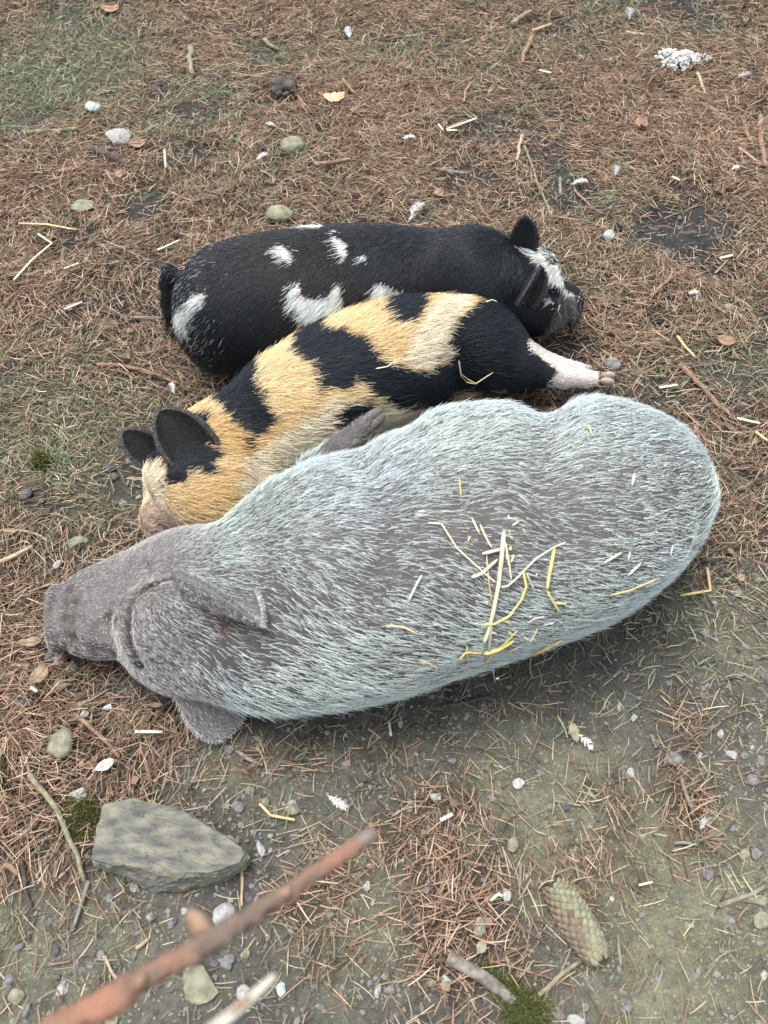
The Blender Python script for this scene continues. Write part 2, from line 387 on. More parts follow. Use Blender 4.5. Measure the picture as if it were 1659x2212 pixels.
def surface_nets(f, org, h):
    ins = f < 0; nx, ny, nz = f.shape
    s = np.zeros((nx-1, ny-1, nz-1), np.int8)
    for a in (0, 1):
        for b in (0, 1):
            for c in (0, 1): s += ins[a:nx-1+a, b:ny-1+b, c:nz-1+c]
    act = np.argwhere((s > 0) & (s < 8)); i, j, k = act.T
    P = np.zeros((len(act), 3)); C = np.zeros(len(act))
    cor = [(a, b, c) for a in (0, 1) for b in (0, 1) for c in (0, 1)]
    for u in range(8):
        for v in range(u+1, 8):
            A, B = cor[u], cor[v]
            if sum(abs(A[t]-B[t]) for t in range(3)) != 1: continue
            fa = f[i+A[0], j+A[1], k+A[2]]; fb = f[i+B[0], j+B[1], k+B[2]]
            m = (fa < 0) != (fb < 0)
            t = np.where(m, fa/np.where(m, fa-fb, 1), 0)
            for d in range(3): P[:, d] += np.where(m, A[d]+t*(B[d]-A[d]), 0)
            C += m
    P = P/C[:, None]+act
    idx = -np.ones(s.shape, np.int64); idx[i, j, k] = np.arange(len(act))
    Fs = []
    for ax in range(3):
        lo = [slice(1, -1)]*3; lo[ax] = slice(0, -1); hi = list(lo); hi[ax] = slice(1, None)
        a = ins[tuple(lo)]; b = ins[tuple(hi)]; off = [1, 1, 1]; off[ax] = 0
        for flip in (0, 1):
            e = np.argwhere((a & ~b) if not flip else (~a & b))+np.array(off)
            if not len(e): continue
            u, v = [(1, 2), (2, 0), (0, 1)][ax]
            q = []
            for (du, dv) in ((-1, -1), (0, -1), (0, 0), (-1, 0)):
                g = e.copy(); g[:, u] += du; g[:, v] += dv; q.append(idx[g[:, 0], g[:, 1], g[:, 2]])
            q = np.stack(q, 1); Fs.append(q[:, ::-1] if flip else q)
    return np.array(org)+h*P, np.concatenate(Fs)
def relax(V, Fc, it, amt=.5):
    n = len(V)
    for _ in range(it):
        S = np.zeros_like(V); C = np.zeros(n)
        for a, b in ((0, 1), (1, 2), (2, 3), (3, 0)):
            np.add.at(S, Fc[:, a], V[Fc[:, b]]); np.add.at(S, Fc[:, b], V[Fc[:, a]])
            np.add.at(C, Fc[:, a], 1); np.add.at(C, Fc[:, b], 1)
        V = V*(1-amt)+amt*S/C[:, None]
    return V
def fringe(name, ears, pig, n, L, col, mat='coat', nu=22, nv=18):
    """short hairs standing along the rim of each ear"""
    P = []; D = []
    for ev, _ in ears:
        G = ev[:nu*nv].reshape(nu, nv, 3); cen = G[:, nv//2]
        for j in (0, nv-1):
            k = RNG.integers(0, nu-1, n); t = RNG.random(n)[:, None]; p = G[k, j]*(1-t)+G[k+1, j]*t
            P.append(p); D.append(norm(p-cen[k]+.6*(G[k+1, j]-G[k, j])/np.linalg.norm(G[k+1, j]-G[k, j], axis=1, keepdims=True)*.03))
    P = np.concatenate(P); D = norm(np.concatenate(D)+.35*RNG.normal(size=P.shape)); m = len(P); pts = np.zeros((m, 3, 3)); l = (L*(.4+RNG.random(m)))[:, None]
    for i in range(3): pts[:, i] = P+D*l*i/2
    strands(name, pts, np.array([.0005, .0004, .0002]), np.clip(np.tile(col, (m, 1))*(1+.3*RNG.normal(size=(m, 1))), .005, .9), mat, pig.o)
def vert_normals(V, Fc):
    n = np.zeros_like(V); fn = np.cross(V[Fc[:, 2]]-V[Fc[:, 0]], V[Fc[:, 3]]-V[Fc[:, 1]])
    for c in range(4): np.add.at(n, Fc[:, c], fn)
    return norm(n)

def ear_sheet(base, tip, face, W, cup, curl=0., thick=.006, nu=22, nv=18, prof=None, fold=0.):
    """a cupped ear: closed sheet with thickness. base/tip points, side = vector across the ear"""
    base = np.array(base, float); tip = np.array(tip, float); ax = tip-base; L = np.linalg.norm(ax); ax /= L
    sd_ = np.cross(np.array(face, float), ax); sd_ -= ax*np.dot(sd_, ax); sd_ /= np.linalg.norm(sd_); nr = np.cross(ax, sd_)
    u = np.linspace(0, 1, nu)[:, None]; v = np.linspace(-1, 1, nv)[None]
    wd = W*(.62+.9*u-.2*u*u)*np.sqrt(np.clip(1-u**3.2, 0, 1)) if prof is None else W*prof(u)
    ang = v*cup                       # the sheet bends round an arc of +-cup radians
    cc = max(abs(cup), .05)
    xo = wd*np.sin(ang)/cc; zo = wd*(1-np.cos(ang))/cc
    Pm = base+ax*L*(u+0*v)[..., None]+sd_*xo[..., None]+nr*(zo+curl*L*u*u+fold*wd*np.clip(v, 0, 1)**2)[..., None]
    gu = np.gradient(Pm, axis=0); gv = np.gradient(Pm, axis=1); nn = norm(np.cross(gu, gv)); nn[-1] = nn[-2]
    t = thick*(1-.55*u**2)*np.ones_like(v)
    A = (Pm+nn*t[..., None]*.5).reshape(-1, 3); B = (Pm-nn*t[..., None]*.5).reshape(-1, 3)
    V = np.concatenate([A, B]); n = nu*nv; Fs = []
    for i in range(nu-1):
        for j in range(nv-1):
            a = i*nv+j; Fs.append((a, a+nv, a+nv+1, a+1)); Fs.append((n+a, n+a+1, n+a+nv+1, n+a+nv))
    for i in range(nu-1):
        a = i*nv; Fs.append((a, n+a, n+a+nv, a+nv)); a = i*nv+nv-1; Fs.append((a, a+nv, n+a+nv, n+a))
    for j in range(nv-1):
        a = (nu-1)*nv+j; Fs.append((a, n+a, n+a+1, a+1)); Fs.append((j, j+1, n+j+1, n+j))
    return V, np.array(Fs)
PROF_POINT = lambda u: (.72+.75*u)*np.clip(1-u**1.5, 0, 1)**.75
PROF_HORN = lambda u: (1.05+.1*u)*np.clip(1-u**1.7, 0, 1)**.95
class Pig:
    pass
def build_body(tab, lo, hi, h, parts, grooves, smooth=2.0, relaxn=3, shrink=0.):
    nx, ny, nz = [int((b-a)/h)+1 for a, b in zip(lo, hi)]
    X, Y, Z = np.meshgrid(lo[0]+h*np.arange(nx), lo[1]+h*np.arange(ny), lo[2]+h*np.arange(nz), indexing='ij')
    f = f_sweep(X, Y, Z, tab, smooth)+shrink
    for p in parts:
        kind, k = p[0], p[-1]
        if kind == 'ell': g = f_ell(X, Y, Z, *p[1:-1])
        elif kind == 'chain':
            g = None
            for (a, ra), (b, rb) in zip(p[1][:-1], p[1][1:]):
                e = f_cone(X, Y, Z, a, b, ra, rb); g = e if g is None else smin(g, e, .012)
        f = smin(f, g, k)
    V, Fc = surface_nets(f, lo, h)
    bvh = BVHTree.FromPolygons(V.tolist(), Fc.tolist()); folds = []
    for (px, wd, dep) in grooves:            # folds of skin, traced on the first surface
        pts = []
        for (a, b) in px:
            hit = bvh.ray_cast(Vector((0, 0, CAM_H)), ray(a, b).normalized())[0]
            pts.append(tuple(hit) if hit is not None else tuple(at(a, b, .15)))
        folds.append((pts, wd, dep))
    # a sleeping body flattens where it meets the ground
    f = np.maximum(f, -.012-Z)
    V, Fc = surface_nets(f, lo, h)
    V = relax(V, Fc, relaxn); Nn = vert_normals(V, Fc)
    for (pts, wd, dep) in folds:
        d = d_line(V[:, 0], V[:, 1], V[:, 2], pts)
        V = V-Nn*(dep*np.exp(-(d/wd)**2)-.18*dep*np.exp(-((d-1.9*wd)/(.9*wd))**2))[:, None]
    return V, Fc

# trunk sections fitted to each pig's outline in image pixels, metres: x, y centre, z centre, half width, half height
BIG = [(-0.585,0.636,0.05,0.016,0.02),(-0.5745,0.637,0.0505,0.048,0.045),(-0.56,0.639,0.0517,0.066,0.056),(-0.5358,0.6432,0.0533,0.0775,0.0592),(-0.5133,0.6459,0.0552,0.0866,0.0613),(-0.488,0.648,0.0595,0.0935,0.0662),(-0.4599,0.6492,0.0655,0.1019,0.0728),(-0.4292,0.6481,0.0734,0.1139,0.0815),(-0.3959,0.6402,0.0852,0.1283,0.0947),(-0.3603,0.6294,0.0969,0.1437,0.1077),(-0.3295,0.6205,0.1063,0.1522,0.1181),(-0.2912,0.6122,0.1126,0.1584,0.1251),(-0.2513,0.6047,0.1203,0.1638,0.1336),(-0.2099,0.6102,0.13,0.1817,0.1445),(-0.1674,0.6219,0.1401,0.2011,0.1557),(-0.1239,0.6381,0.1467,0.2159,0.163),(-0.0798,0.6467,0.1533,0.2218,0.1703),(-0.0353,0.6547,0.16,0.2247,0.1778),(0.0093,0.6755,0.1639,0.2368,0.1821),(0.0538,0.6975,0.1665,0.2479,0.1851),(0.0979,0.7154,0.1692,0.2493,0.1879),(0.1414,0.7264,0.171,0.245,0.19),(0.1839,0.7338,0.171,0.2377,0.19),(0.2253,0.7373,0.171,0.2254,0.19),(0.2652,0.74,0.171,0.2115,0.19),(0.3035,0.7541,0.1688,0.2119,0.1876),(0.3399,0.7697,0.1649,0.2138,0.1832),(0.3743,0.7813,0.1613,0.2062,0.1792),(0.4064,0.7886,0.1579,0.1962,0.1754),(0.4362,0.7978,0.151,0.1795,0.1677),(0.4633,0.804,0.1443,0.166,0.1603),(0.4878,0.811,0.139,0.15,0.155),(0.512,0.816,0.134,0.133,0.146),(0.535,0.821,0.128,0.113,0.13),(0.556,0.826,0.122,0.088,0.107),(0.575,0.831,0.116,0.06,0.078),(0.588,0.835,0.112,0.03,0.042),(0.594,0.837,0.11,0.01,0.014)]
GIN = [(-.4475,.895,.055,.018,.02),(-.437,.894,.0597,.075,.055),(-.4235,.8960,.0640,.1100,.0711),(-.4071,.9034,.0709,.1250,.0788),(-.3878,.9091,.0787,.1258,.0874),(-.3658,.9172,.0864,.1257,.0960),(-.3413,.9251,.0902,.1305,.1003),(-.3144,.9329,.0944,.1332,.1049),(-.2855,.9452,.0990,.1411,.1100),(-.2547,.9774,.1024,.1576,.1138),(-.2225,1.0016,.1059,.1598,.1177),(-.1890,1.0299,.1087,.1559,.1208),(-.1546,1.0574,.1105,.1559,.1228),(-.1198,1.0786,.1123,.1563,.1248),(-.0847,1.0980,.1141,.1539,.1268),(-.0499,1.1158,.1159,.1498,.1287),(-.0155,1.1317,.1170,.1433,.1300),(.0180,1.1473,.1170,.1339,.1300),(.0502,1.1613,.1170,.1235,.1300),(.0810,1.1714,.1170,.1115,.1300),(.1099,1.1784,.1170,.0989,.1300),(.1368,1.1879,.1122,.0899,.1247),(.1613,1.1963,.1077,.0808,.1196),(.1833,1.2022,.1036,.0682,.1151),(.2026,1.2075,.1000,.0561,.1050),(.2190,1.2120,.0918,.0447,.0850),(.2325,1.2160,.0831,.0290,.055),(.2430,1.2202,.0763,.012,.02)]
BLK = [(-.4215,1.308,.100,.018,.025),(-.4095,1.306,.104,.070,.080),(-.3940,1.3045,.1074,.1000,.1080),(-.3751,1.3026,.1139,.1171,.1266),(-.3529,1.2961,.1215,.1202,.1350),(-.3276,1.3002,.1224,.1314,.1360),(-.2994,1.3047,.1233,.1394,.1370),(-.2686,1.3079,.1244,.1433,.1382),(-.2353,1.3129,.1255,.1457,.1394),(-.2000,1.3173,.1260,.1466,.1400),(-.1629,1.3236,.1260,.1467,.1400),(-.1244,1.3304,.1260,.1470,.1400),(-.0850,1.3376,.1260,.1422,.1400),(-.0449,1.3433,.1260,.1356,.1400),(-.0046,1.3492,.1249,.1287,.1388),(.0355,1.3540,.1230,.1197,.1367),(.0749,1.3580,.1212,.1101,.1347),(.1134,1.3578,.1194,.1030,.1327),(.1505,1.3573,.1177,.0950,.1308),(.1858,1.3582,.1148,.0900,.1276),(.2191,1.3603,.1111,.0898,.1234),(.2499,1.3627,.1071,.0900,.1190),(.2781,1.3637,.1000,.0860,.1080),(.3034,1.3640,.0900,.0750,.0950),(.3256,1.3620,.0800,.0640,.0800),(.3445,1.3570,.0700,.0540,.0660),(.3600,1.3520,.0620,.0460,.0560),(.3720,1.3470,.0580,.0400,.0480),(.385,1.344,.055,.012,.016)]
T = lambda px, py, z: tuple(at(px, py, z))

def flow_noise(P, f, seed): return np.stack([fbm(P*f, seed, 2), fbm(P*f, seed+50, 2), fbm(P*f, seed+90, 2)], 1)
def sample_surface(V, Fc, n, dens=None):
    tri = np.concatenate([Fc[:, [0, 1, 2]], Fc[:, [0, 2, 3]]])
    a, b, c = V[tri[:, 0]], V[tri[:, 1]], V[tri[:, 2]]
    ar = .5*np.linalg.norm(np.cross(b-a, c-a), axis=1)
    cen = (a+b+c)/3
    if dens is not None: ar = ar*dens(cen)
    cum = np.cumsum(ar); t = np.searchsorted(cum, RNG.random(n)*cum[-1]); t = np.minimum(t, len(tri)-1)
    r1 = np.sqrt(RNG.random(n)); r2 = RNG.random(n)
    w0, w1, w2 = 1-r1, r1*(1-r2), r1*r2
    P = a[t]*w0[:, None]+b[t]*w1[:, None]+c[t]*w2[:, None]
    return P, tri[t], np.stack([w0, w1, w2], 1)
def body_only(pig, lab):
    e = Pig(); sel = np.all(lab[pig.F] == 0, 1); e.V, e.F, e.N, e.o = pig.V, pig.F[sel], pig.N, pig.o; return e
def grow_coat(pig, name, n, length, radius, colour, flow, lift=.25, droop=.25, messy=.25, clump=.35, dens=None, k=5, mat='coat'):
    V, Fc, Nv = pig.V, pig.F, pig.N
    P, tri, wt = sample_surface(V, Fc, n, dens)
    Nn = norm((Nv[tri]*wt[..., None]).sum(1))
    ok = (P[:, 2] > .012)
    P, Nn = P[ok], Nn[ok]; n = len(P)
    d = flow(P, Nn)
    d = d+clump*flow_noise(P, 9., 3)+.5*clump*flow_noise(P, 32., 9)
    d = d-Nn*(d*Nn).sum(1, keepdims=True); d = norm(d)
    d = norm(d+messy*RNG.normal(size=(n, 3)))
    L = length(P)*(.6+.65*RNG.random(n))
    dirn = norm(d*(1-0*Nn)+Nn*(lift*(.4+1.2*RNG.random(n)))[:, None])
    pts = np.zeros((n, k, 3)); pts[:, 0] = P-Nn*.001
    side = np.cross(Nn, d); wave = RNG.normal(size=n)*.35
    cur = P.copy(); dd = dirn.copy()
    for i in range(1, k):
        cur = cur+dd*(L/(k-1))[:, None]; pts[:, i] = cur
        dd = norm(dd-Nn*(lift*.45)+side*(wave/(k-1))[:, None]+np.array([0, 0, -droop/(k-1)]))
    rad = radius*np.linspace(1, .35, k)[None]*(.7+.6*RNG.random(n))[:, None]
    C = colour(P)
    C = np.clip(C*(1+.22*RNG.normal(size=n))[:, None], .004, .92)
    return strands(name, pts, rad, C, mat, pig.o)
def surf(V, Fc, px, py):
    return np.array(BVHTree.FromPolygons(V.tolist(), Fc.tolist()).ray_cast(Vector((0, 0, CAM_H)), ray(px, py).normalized())[0])
def rimv(lab, n0, nu=22, nv=18):
    """the thin-haired rim of each ear"""
    i = np.arange(len(lab))-n0; j = (i % (nu*nv)) % nv
    return (i >= 0) & ((j < 1) | (j > nv-2))
class Paint:
    """coat patches as outlines on the plan of the back, tilted with the flank (x, y + .62 z)"""
    def __init__(s, V, Fc): s.bvh = BVHTree.FromPolygons(V.tolist(), Fc.tolist()); s.p = []
    def add(s, poly, tagv):
        q = []
        for (px, py) in poly:
            hit = s.bvh.ray_cast(Vector((0, 0, CAM_H)), ray(px, py).normalized())[0]
            if hit is None: hit = at(px, py, .15)
            q.append((hit.x, hit.y+.62*hit.z))
        s.p.append((q, tagv))
    def look(s, P, jitter=.006):
        x = P[:, 0]+jitter*vnoise(P*60, 71)+jitter*1.2*vnoise(P*22, 73); y = P[:, 1]+.62*P[:, 2]+jitter*vnoise(P*60, 72)+jitter*1.2*vnoise(P*22, 74)
        r = np.zeros(len(P), int)
        for q, t in s.p: r[in_poly(x, y, q)] = t
        return r
def finish_pig(pig, name, skin_cols, loc):
    pig.N = vert_normals(pig.V, pig.F)
    pig.o = mesh_obj(name, pig.V-np.array(loc), pig.F, 'skin', cols=np.clip(skin_cols, .005, .9)); pig.o.location = loc
    return pig.o
def child_mesh(name, V, Fc, mat, pig, cols=None):
    o = mesh_obj(name, V, Fc, mat, cols=cols); keep_world(o, pig.o); return o
def blob(name, c, r, mat, pig, yaw=0., pit=0., roll=0.):
    bm = bmesh.new(); bmesh.ops.create_icosphere(bm, subdivisions=3, radius=1)
    me = bpy.data.meshes.new(name); bm.to_mesh(me); bm.free(); me.materials.append(M[mat])
    me.polygons.foreach_set('use_smooth', np.ones(len(me.polygons), bool))
    o = bpy.data.objects.new(name, me); COL.objects.link(o)
    o.matrix_world = Matrix.Translation(c) @ Matrix.Rotation(yaw, 4, 'Z') @ Matrix.Rotation(pit, 4, 'Y') @ Matrix.Rotation(roll, 4, 'X') @ Matrix.Diagonal((*r, 1))
    m = o.matrix_world.copy(); o.parent = pig.o; o.matrix_parent_inverse = Matrix.Translation(-Vector(pig.o.location)); o.matrix_basis = m
    return o

# ---- the big pale pig
def big_pig():
    pig = Pig(); FRINGE = [.42, .42, .41]
    parts = [('ell', T(366, 1352, .150), (.088, .070, .084), -.1, 0., .016),            # brow swelling over the face
             ('ell', T(432, 1318, .205), (.075, .050, .062), -.12, -.2, .02),           # root of the near ear
             ('ell', T(355, 1425, .085), (.075, .045, .065), -.5, 0., .03),              # lower cheek
             ('ell', T(385, 1222, .105), (.095, .045, .075), .28, 0., .02),              # upper cheek
             ('ell', T(122, 1338, .060), (.012, .064, .056), .12, 0., .004),             # snout disc
             ('ell', T(215, 1345, .070), (.075, .062, .052), 0., 0., .02),               # bridge of the nose
             ('ell', T(690, 1150, .18), (.15, .10, .115), .3, 0., .05),                  # shoulder
             ('ell', T(1290, 1030, .19), (.15, .10, .12), .2, 0., .04),                  # haunch
             ('chain', [(T(690, 1020, .15), .040), (T(738, 968, .20), .023), (T(788, 920, .215), .018)], .02),  # fore leg
             ('ell', T(1030, 1200, .235), (.34, .14, .115), .15, 0., .05)]
    grooves = [([(312, 1225), (292, 1275), (276, 1335), (280, 1390), (300, 1435)], .009, .010),
               ([(292, 1288), (320, 1270), (350, 1258), (385, 1250)], .008, .010),
               ([(150, 1272), (139, 1335), (143, 1400)], .006, .012),
               ([(166, 1292), (154, 1335), (160, 1380)], .0055, .010),
               ([(182, 1300), (173, 1330), (180, 1352)], .0045, .005), ([(160, 1385), (200, 1402), (250, 1414)], .007, .006),
               ([(302, 1408), (318, 1436)], .009, .005),
               ([(1188, 872), (1178, 930), (1160, 1000), (1170, 1080), (1215, 1160)], .038, .017), ([(760, 985), (800, 1010), (822, 1080), (815, 1180), (790, 1270)], .036, .013), ([(880, 905), (890, 950), (880, 1000)], .03, .007),
               ([(535, 1112), (560, 1190), (570, 1290)], .04, .012)]
    V, Fc = build_body(BIG, (-.64, .30, -.03), (.62, 1.10, .43), .006, parts, grooves, shrink=.007)
    ears = [ear_sheet(T(432, 1298, .238), T(570, 1338, .305), (.18, .80, .58), .074, 1.35, -.06, .009, prof=PROF_HORN),
            ear_sheet(T(405, 1478, .085), T(502, 1578, .016), (.1, -.5, .85), .040, -.5, .05, .009)]
    n = len(V); Vs = [V]; Fs = [Fc]; lab = [np.zeros(n)]
    for ev, ef in ears:
        Vs.append(ev); Fs.append(ef+n); n += len(ev); lab.append(np.ones(len(ev)))
    pig.V = np.concatenate(Vs); pig.F = np.concatenate(Fs); lab = np.concatenate(lab)
    P = pig.V
    s = P[:, 0]
    skin = np.tile(np.array([.080, .074, .073]), (len(P), 1))*(1+.25*fbm(P*8, 5))[:, None]
    head = np.clip((-.28-s)/.1, 0, 1)
    skin = skin*(1+.5*head[:, None])
    skin[lab > 0] = np.array([.125, .122, .12])
    hollow = np.exp(-(np.linalg.norm(P-np.array(T(489, 1349, .235)), axis=1)/.022)**2)[:, None]; skin = skin*(1-.8*hollow)+np.array([.07, .035, .02])*.8*hollow  # shade beneath the near ear, painted into the skin
    shade_dirt_pts = [surf(V, Fc, *q) for q in ((302, 1283), (312, 1276), (322, 1270), (332, 1265), (342, 1261), (352, 1258), (366, 1255), (384, 1251), (292, 1280), (286, 1300), (280, 1318), (275, 1336), (276, 1355), (278, 1375), (281, 1392), (290, 1414), (298, 1432), (240, 1325), (228, 1334), (250, 1338), (150, 1278), (143, 1305), (139, 1335), (141, 1365), (144, 1396), (163, 1300), (155, 1335), (160, 1375), (200, 1402), (245, 1412))]
    def fold_shade_dirt(P): return np.clip(sum(np.exp(-(np.linalg.norm(P-q, axis=1)/.0075)**2) for q in shade_dirt_pts), 0, 1)[:, None]  # crease shade painted into skin and hair along the folds, plus some debris
    dk = .8*fold_shade_dirt(P); skin = skin*(1-dk)+np.array([.035, .027, .020])*dk
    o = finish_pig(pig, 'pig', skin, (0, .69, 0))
    tag(o, 'large pale grey bristly pig lying in front with straw on its back', 'pig', 'pigs asleep side by side')
    def face(P): return np.clip((-.25-P[:, 0]-.12*(P[:, 1]-.62))/.11, 0, 1)
    def thin(P):   # the coat is thin along the lower back and the face
        q = np.exp(-((P[:, 0]-.16)/.36)**2-((P[:, 1]-.585-.26*P[:, 0])/.10)**2)
        q2 = np.exp(-((P[:, 0]+.22)/.12)**2-((P[:, 1]-.50)/.07)**2)
        return np.clip(.8*q+.7*q2, 0, .85)
    def lowneck(P): return np.exp(-((P[:, 0]+.18)/.14)**2-((P[:, 1]-.48)/.08)**2)
    def colour(P):
        c = np.tile(np.array([.55, .635, .605]), (len(P), 1))
        bl = np.clip(fbm(P*7, 31, 2)*1.6, 0, 1)[:, None]
        c = c*(1-.5*bl)+np.array([.48, .56, .64])*.5*bl
        f = face(P)[:, None]
        c = c*(1-f)+np.array([.40, .395, .385])*f
        mud = np.clip(fbm(P*17, 61, 2)*3-.9, 0, 1)[:, None]*np.clip(f+.12, 0, 1)
        c = c*(1-.7*mud)+np.array([.20, .15, .085])*.7*mud
        dk = .8*fold_shade_dirt(P); c = c*(1-dk)+np.array([.09, .062, .038])*dk
        return c
    def flow(P, Nn):
        d = np.tile(np.array([1., .12, 0.]), (len(P), 1))
        d[:, 1] += .5*np.clip((P[:, 1]-.78)*3, -1, 1)-.35*np.clip((.62-P[:, 1])*3, 0, 1)
        # hair parts away from the face
        h = face(P); d[:, 1] += h*np.clip((P[:, 1]-.62)*6, -.8, .8)
        return d
    legA, legB = np.array(T(735, 972, .2)), np.array(T(815, 895, .22))
    def bare(P):
        t = np.clip(((P-legA)@(legB-legA))/((legB-legA)@(legB-legA)), 0, 1)
        return (np.linalg.norm(P-legA-t[:, None]*(legB-legA), axis=1) > .040)
    dens = lambda P: (P[:, 2] > .012)*bare(P)*(1-thin(P))*(1-.7*fold_shade_dirt(P)[:, 0])*(1+.5*fbm(P*14, 77))*(1-.25*face(P))
    bo = body_only(pig, lab)
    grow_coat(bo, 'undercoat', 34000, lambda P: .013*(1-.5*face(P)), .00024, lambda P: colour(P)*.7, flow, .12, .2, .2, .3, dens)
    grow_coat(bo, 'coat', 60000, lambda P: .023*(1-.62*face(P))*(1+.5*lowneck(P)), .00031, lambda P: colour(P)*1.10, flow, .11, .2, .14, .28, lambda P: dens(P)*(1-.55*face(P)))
    grow_coat(bo, 'face_hair', 15000, lambda P: .010-.005*np.clip((-.42-P[:, 0])/.05, 0, 1), .00024, lambda P: np.tile([.50, .50, .49], (len(P), 1))*(1-.75*fold_shade_dirt(P)), flow, .16, .1, .25, .5, lambda P: (1-.7*fold_shade_dirt(P)[:, 0])*bare(P)*face(P)*(P[:, 2] > .01)*(1-.75*np.clip((-.44-P[:, 0])/.06, 0, 1)))
    grow_coat(bo, 'leg_hair', 900, lambda P: np.full(len(P), .008), .00028, lambda P: np.tile([.32, .31, .30], (len(P), 1)), flow, .3, .1, .4, .4, lambda P: ~bare(P)*1.0)
    # short fuzz on the ears
    fringe('ear_fringe', ears, pig, 420, .007, FRINGE)
    e = Pig(); sel = np.all(lab[pig.F] > 0, 1); e.V, e.F, e.N, e.o = pig.V, pig.F[sel], pig.N, pig.o
    grow_coat(e, 'ear_hair', 2600, lambda P: np.full(len(P), .009), .00045, lambda P: np.tile([.34, .335, .33], (len(P), 1)), flow, .5, .1, .4, .2)
    # parts
    for (px, py, yaw) in ((337, 1264, .15), (298, 1436, -.5)):
        q = surf(V, Fc, px, py); blob('eye', (q[0], q[1], q[2]+.002), (.012, .003, .004), 'eye', pig, yaw)
    for dy in (-.022, .022):
        c = np.array(T(118, 1337, .066)); blob('nostril', (c[0]+.002, c[1]+dy, c[2]+.008), (.005, .009, .013), 'nostril', pig, .1)
    # cloven trotter of the fore leg
    for (px, py, z, r, yaw) in ((801, 902, .222, (.028, .0105, .013), .80), (811, 912, .215, (.026, .0105, .012), .88)):
        blob('hoof', T(px, py, z), r, 'hoof', pig, yaw, .1)
    blob('dew_claw', T(768, 958, .215), (.012, .007, .008), 'hoof', pig, .6, .2)
    blob('dew_claw', T(784, 947, .205), (.011, .007, .008), 'hoof', pig, .9, .2)
    pig.bvh = BVHTree.FromPolygons(pig.V.tolist(), pig.F.tolist())
    return pig

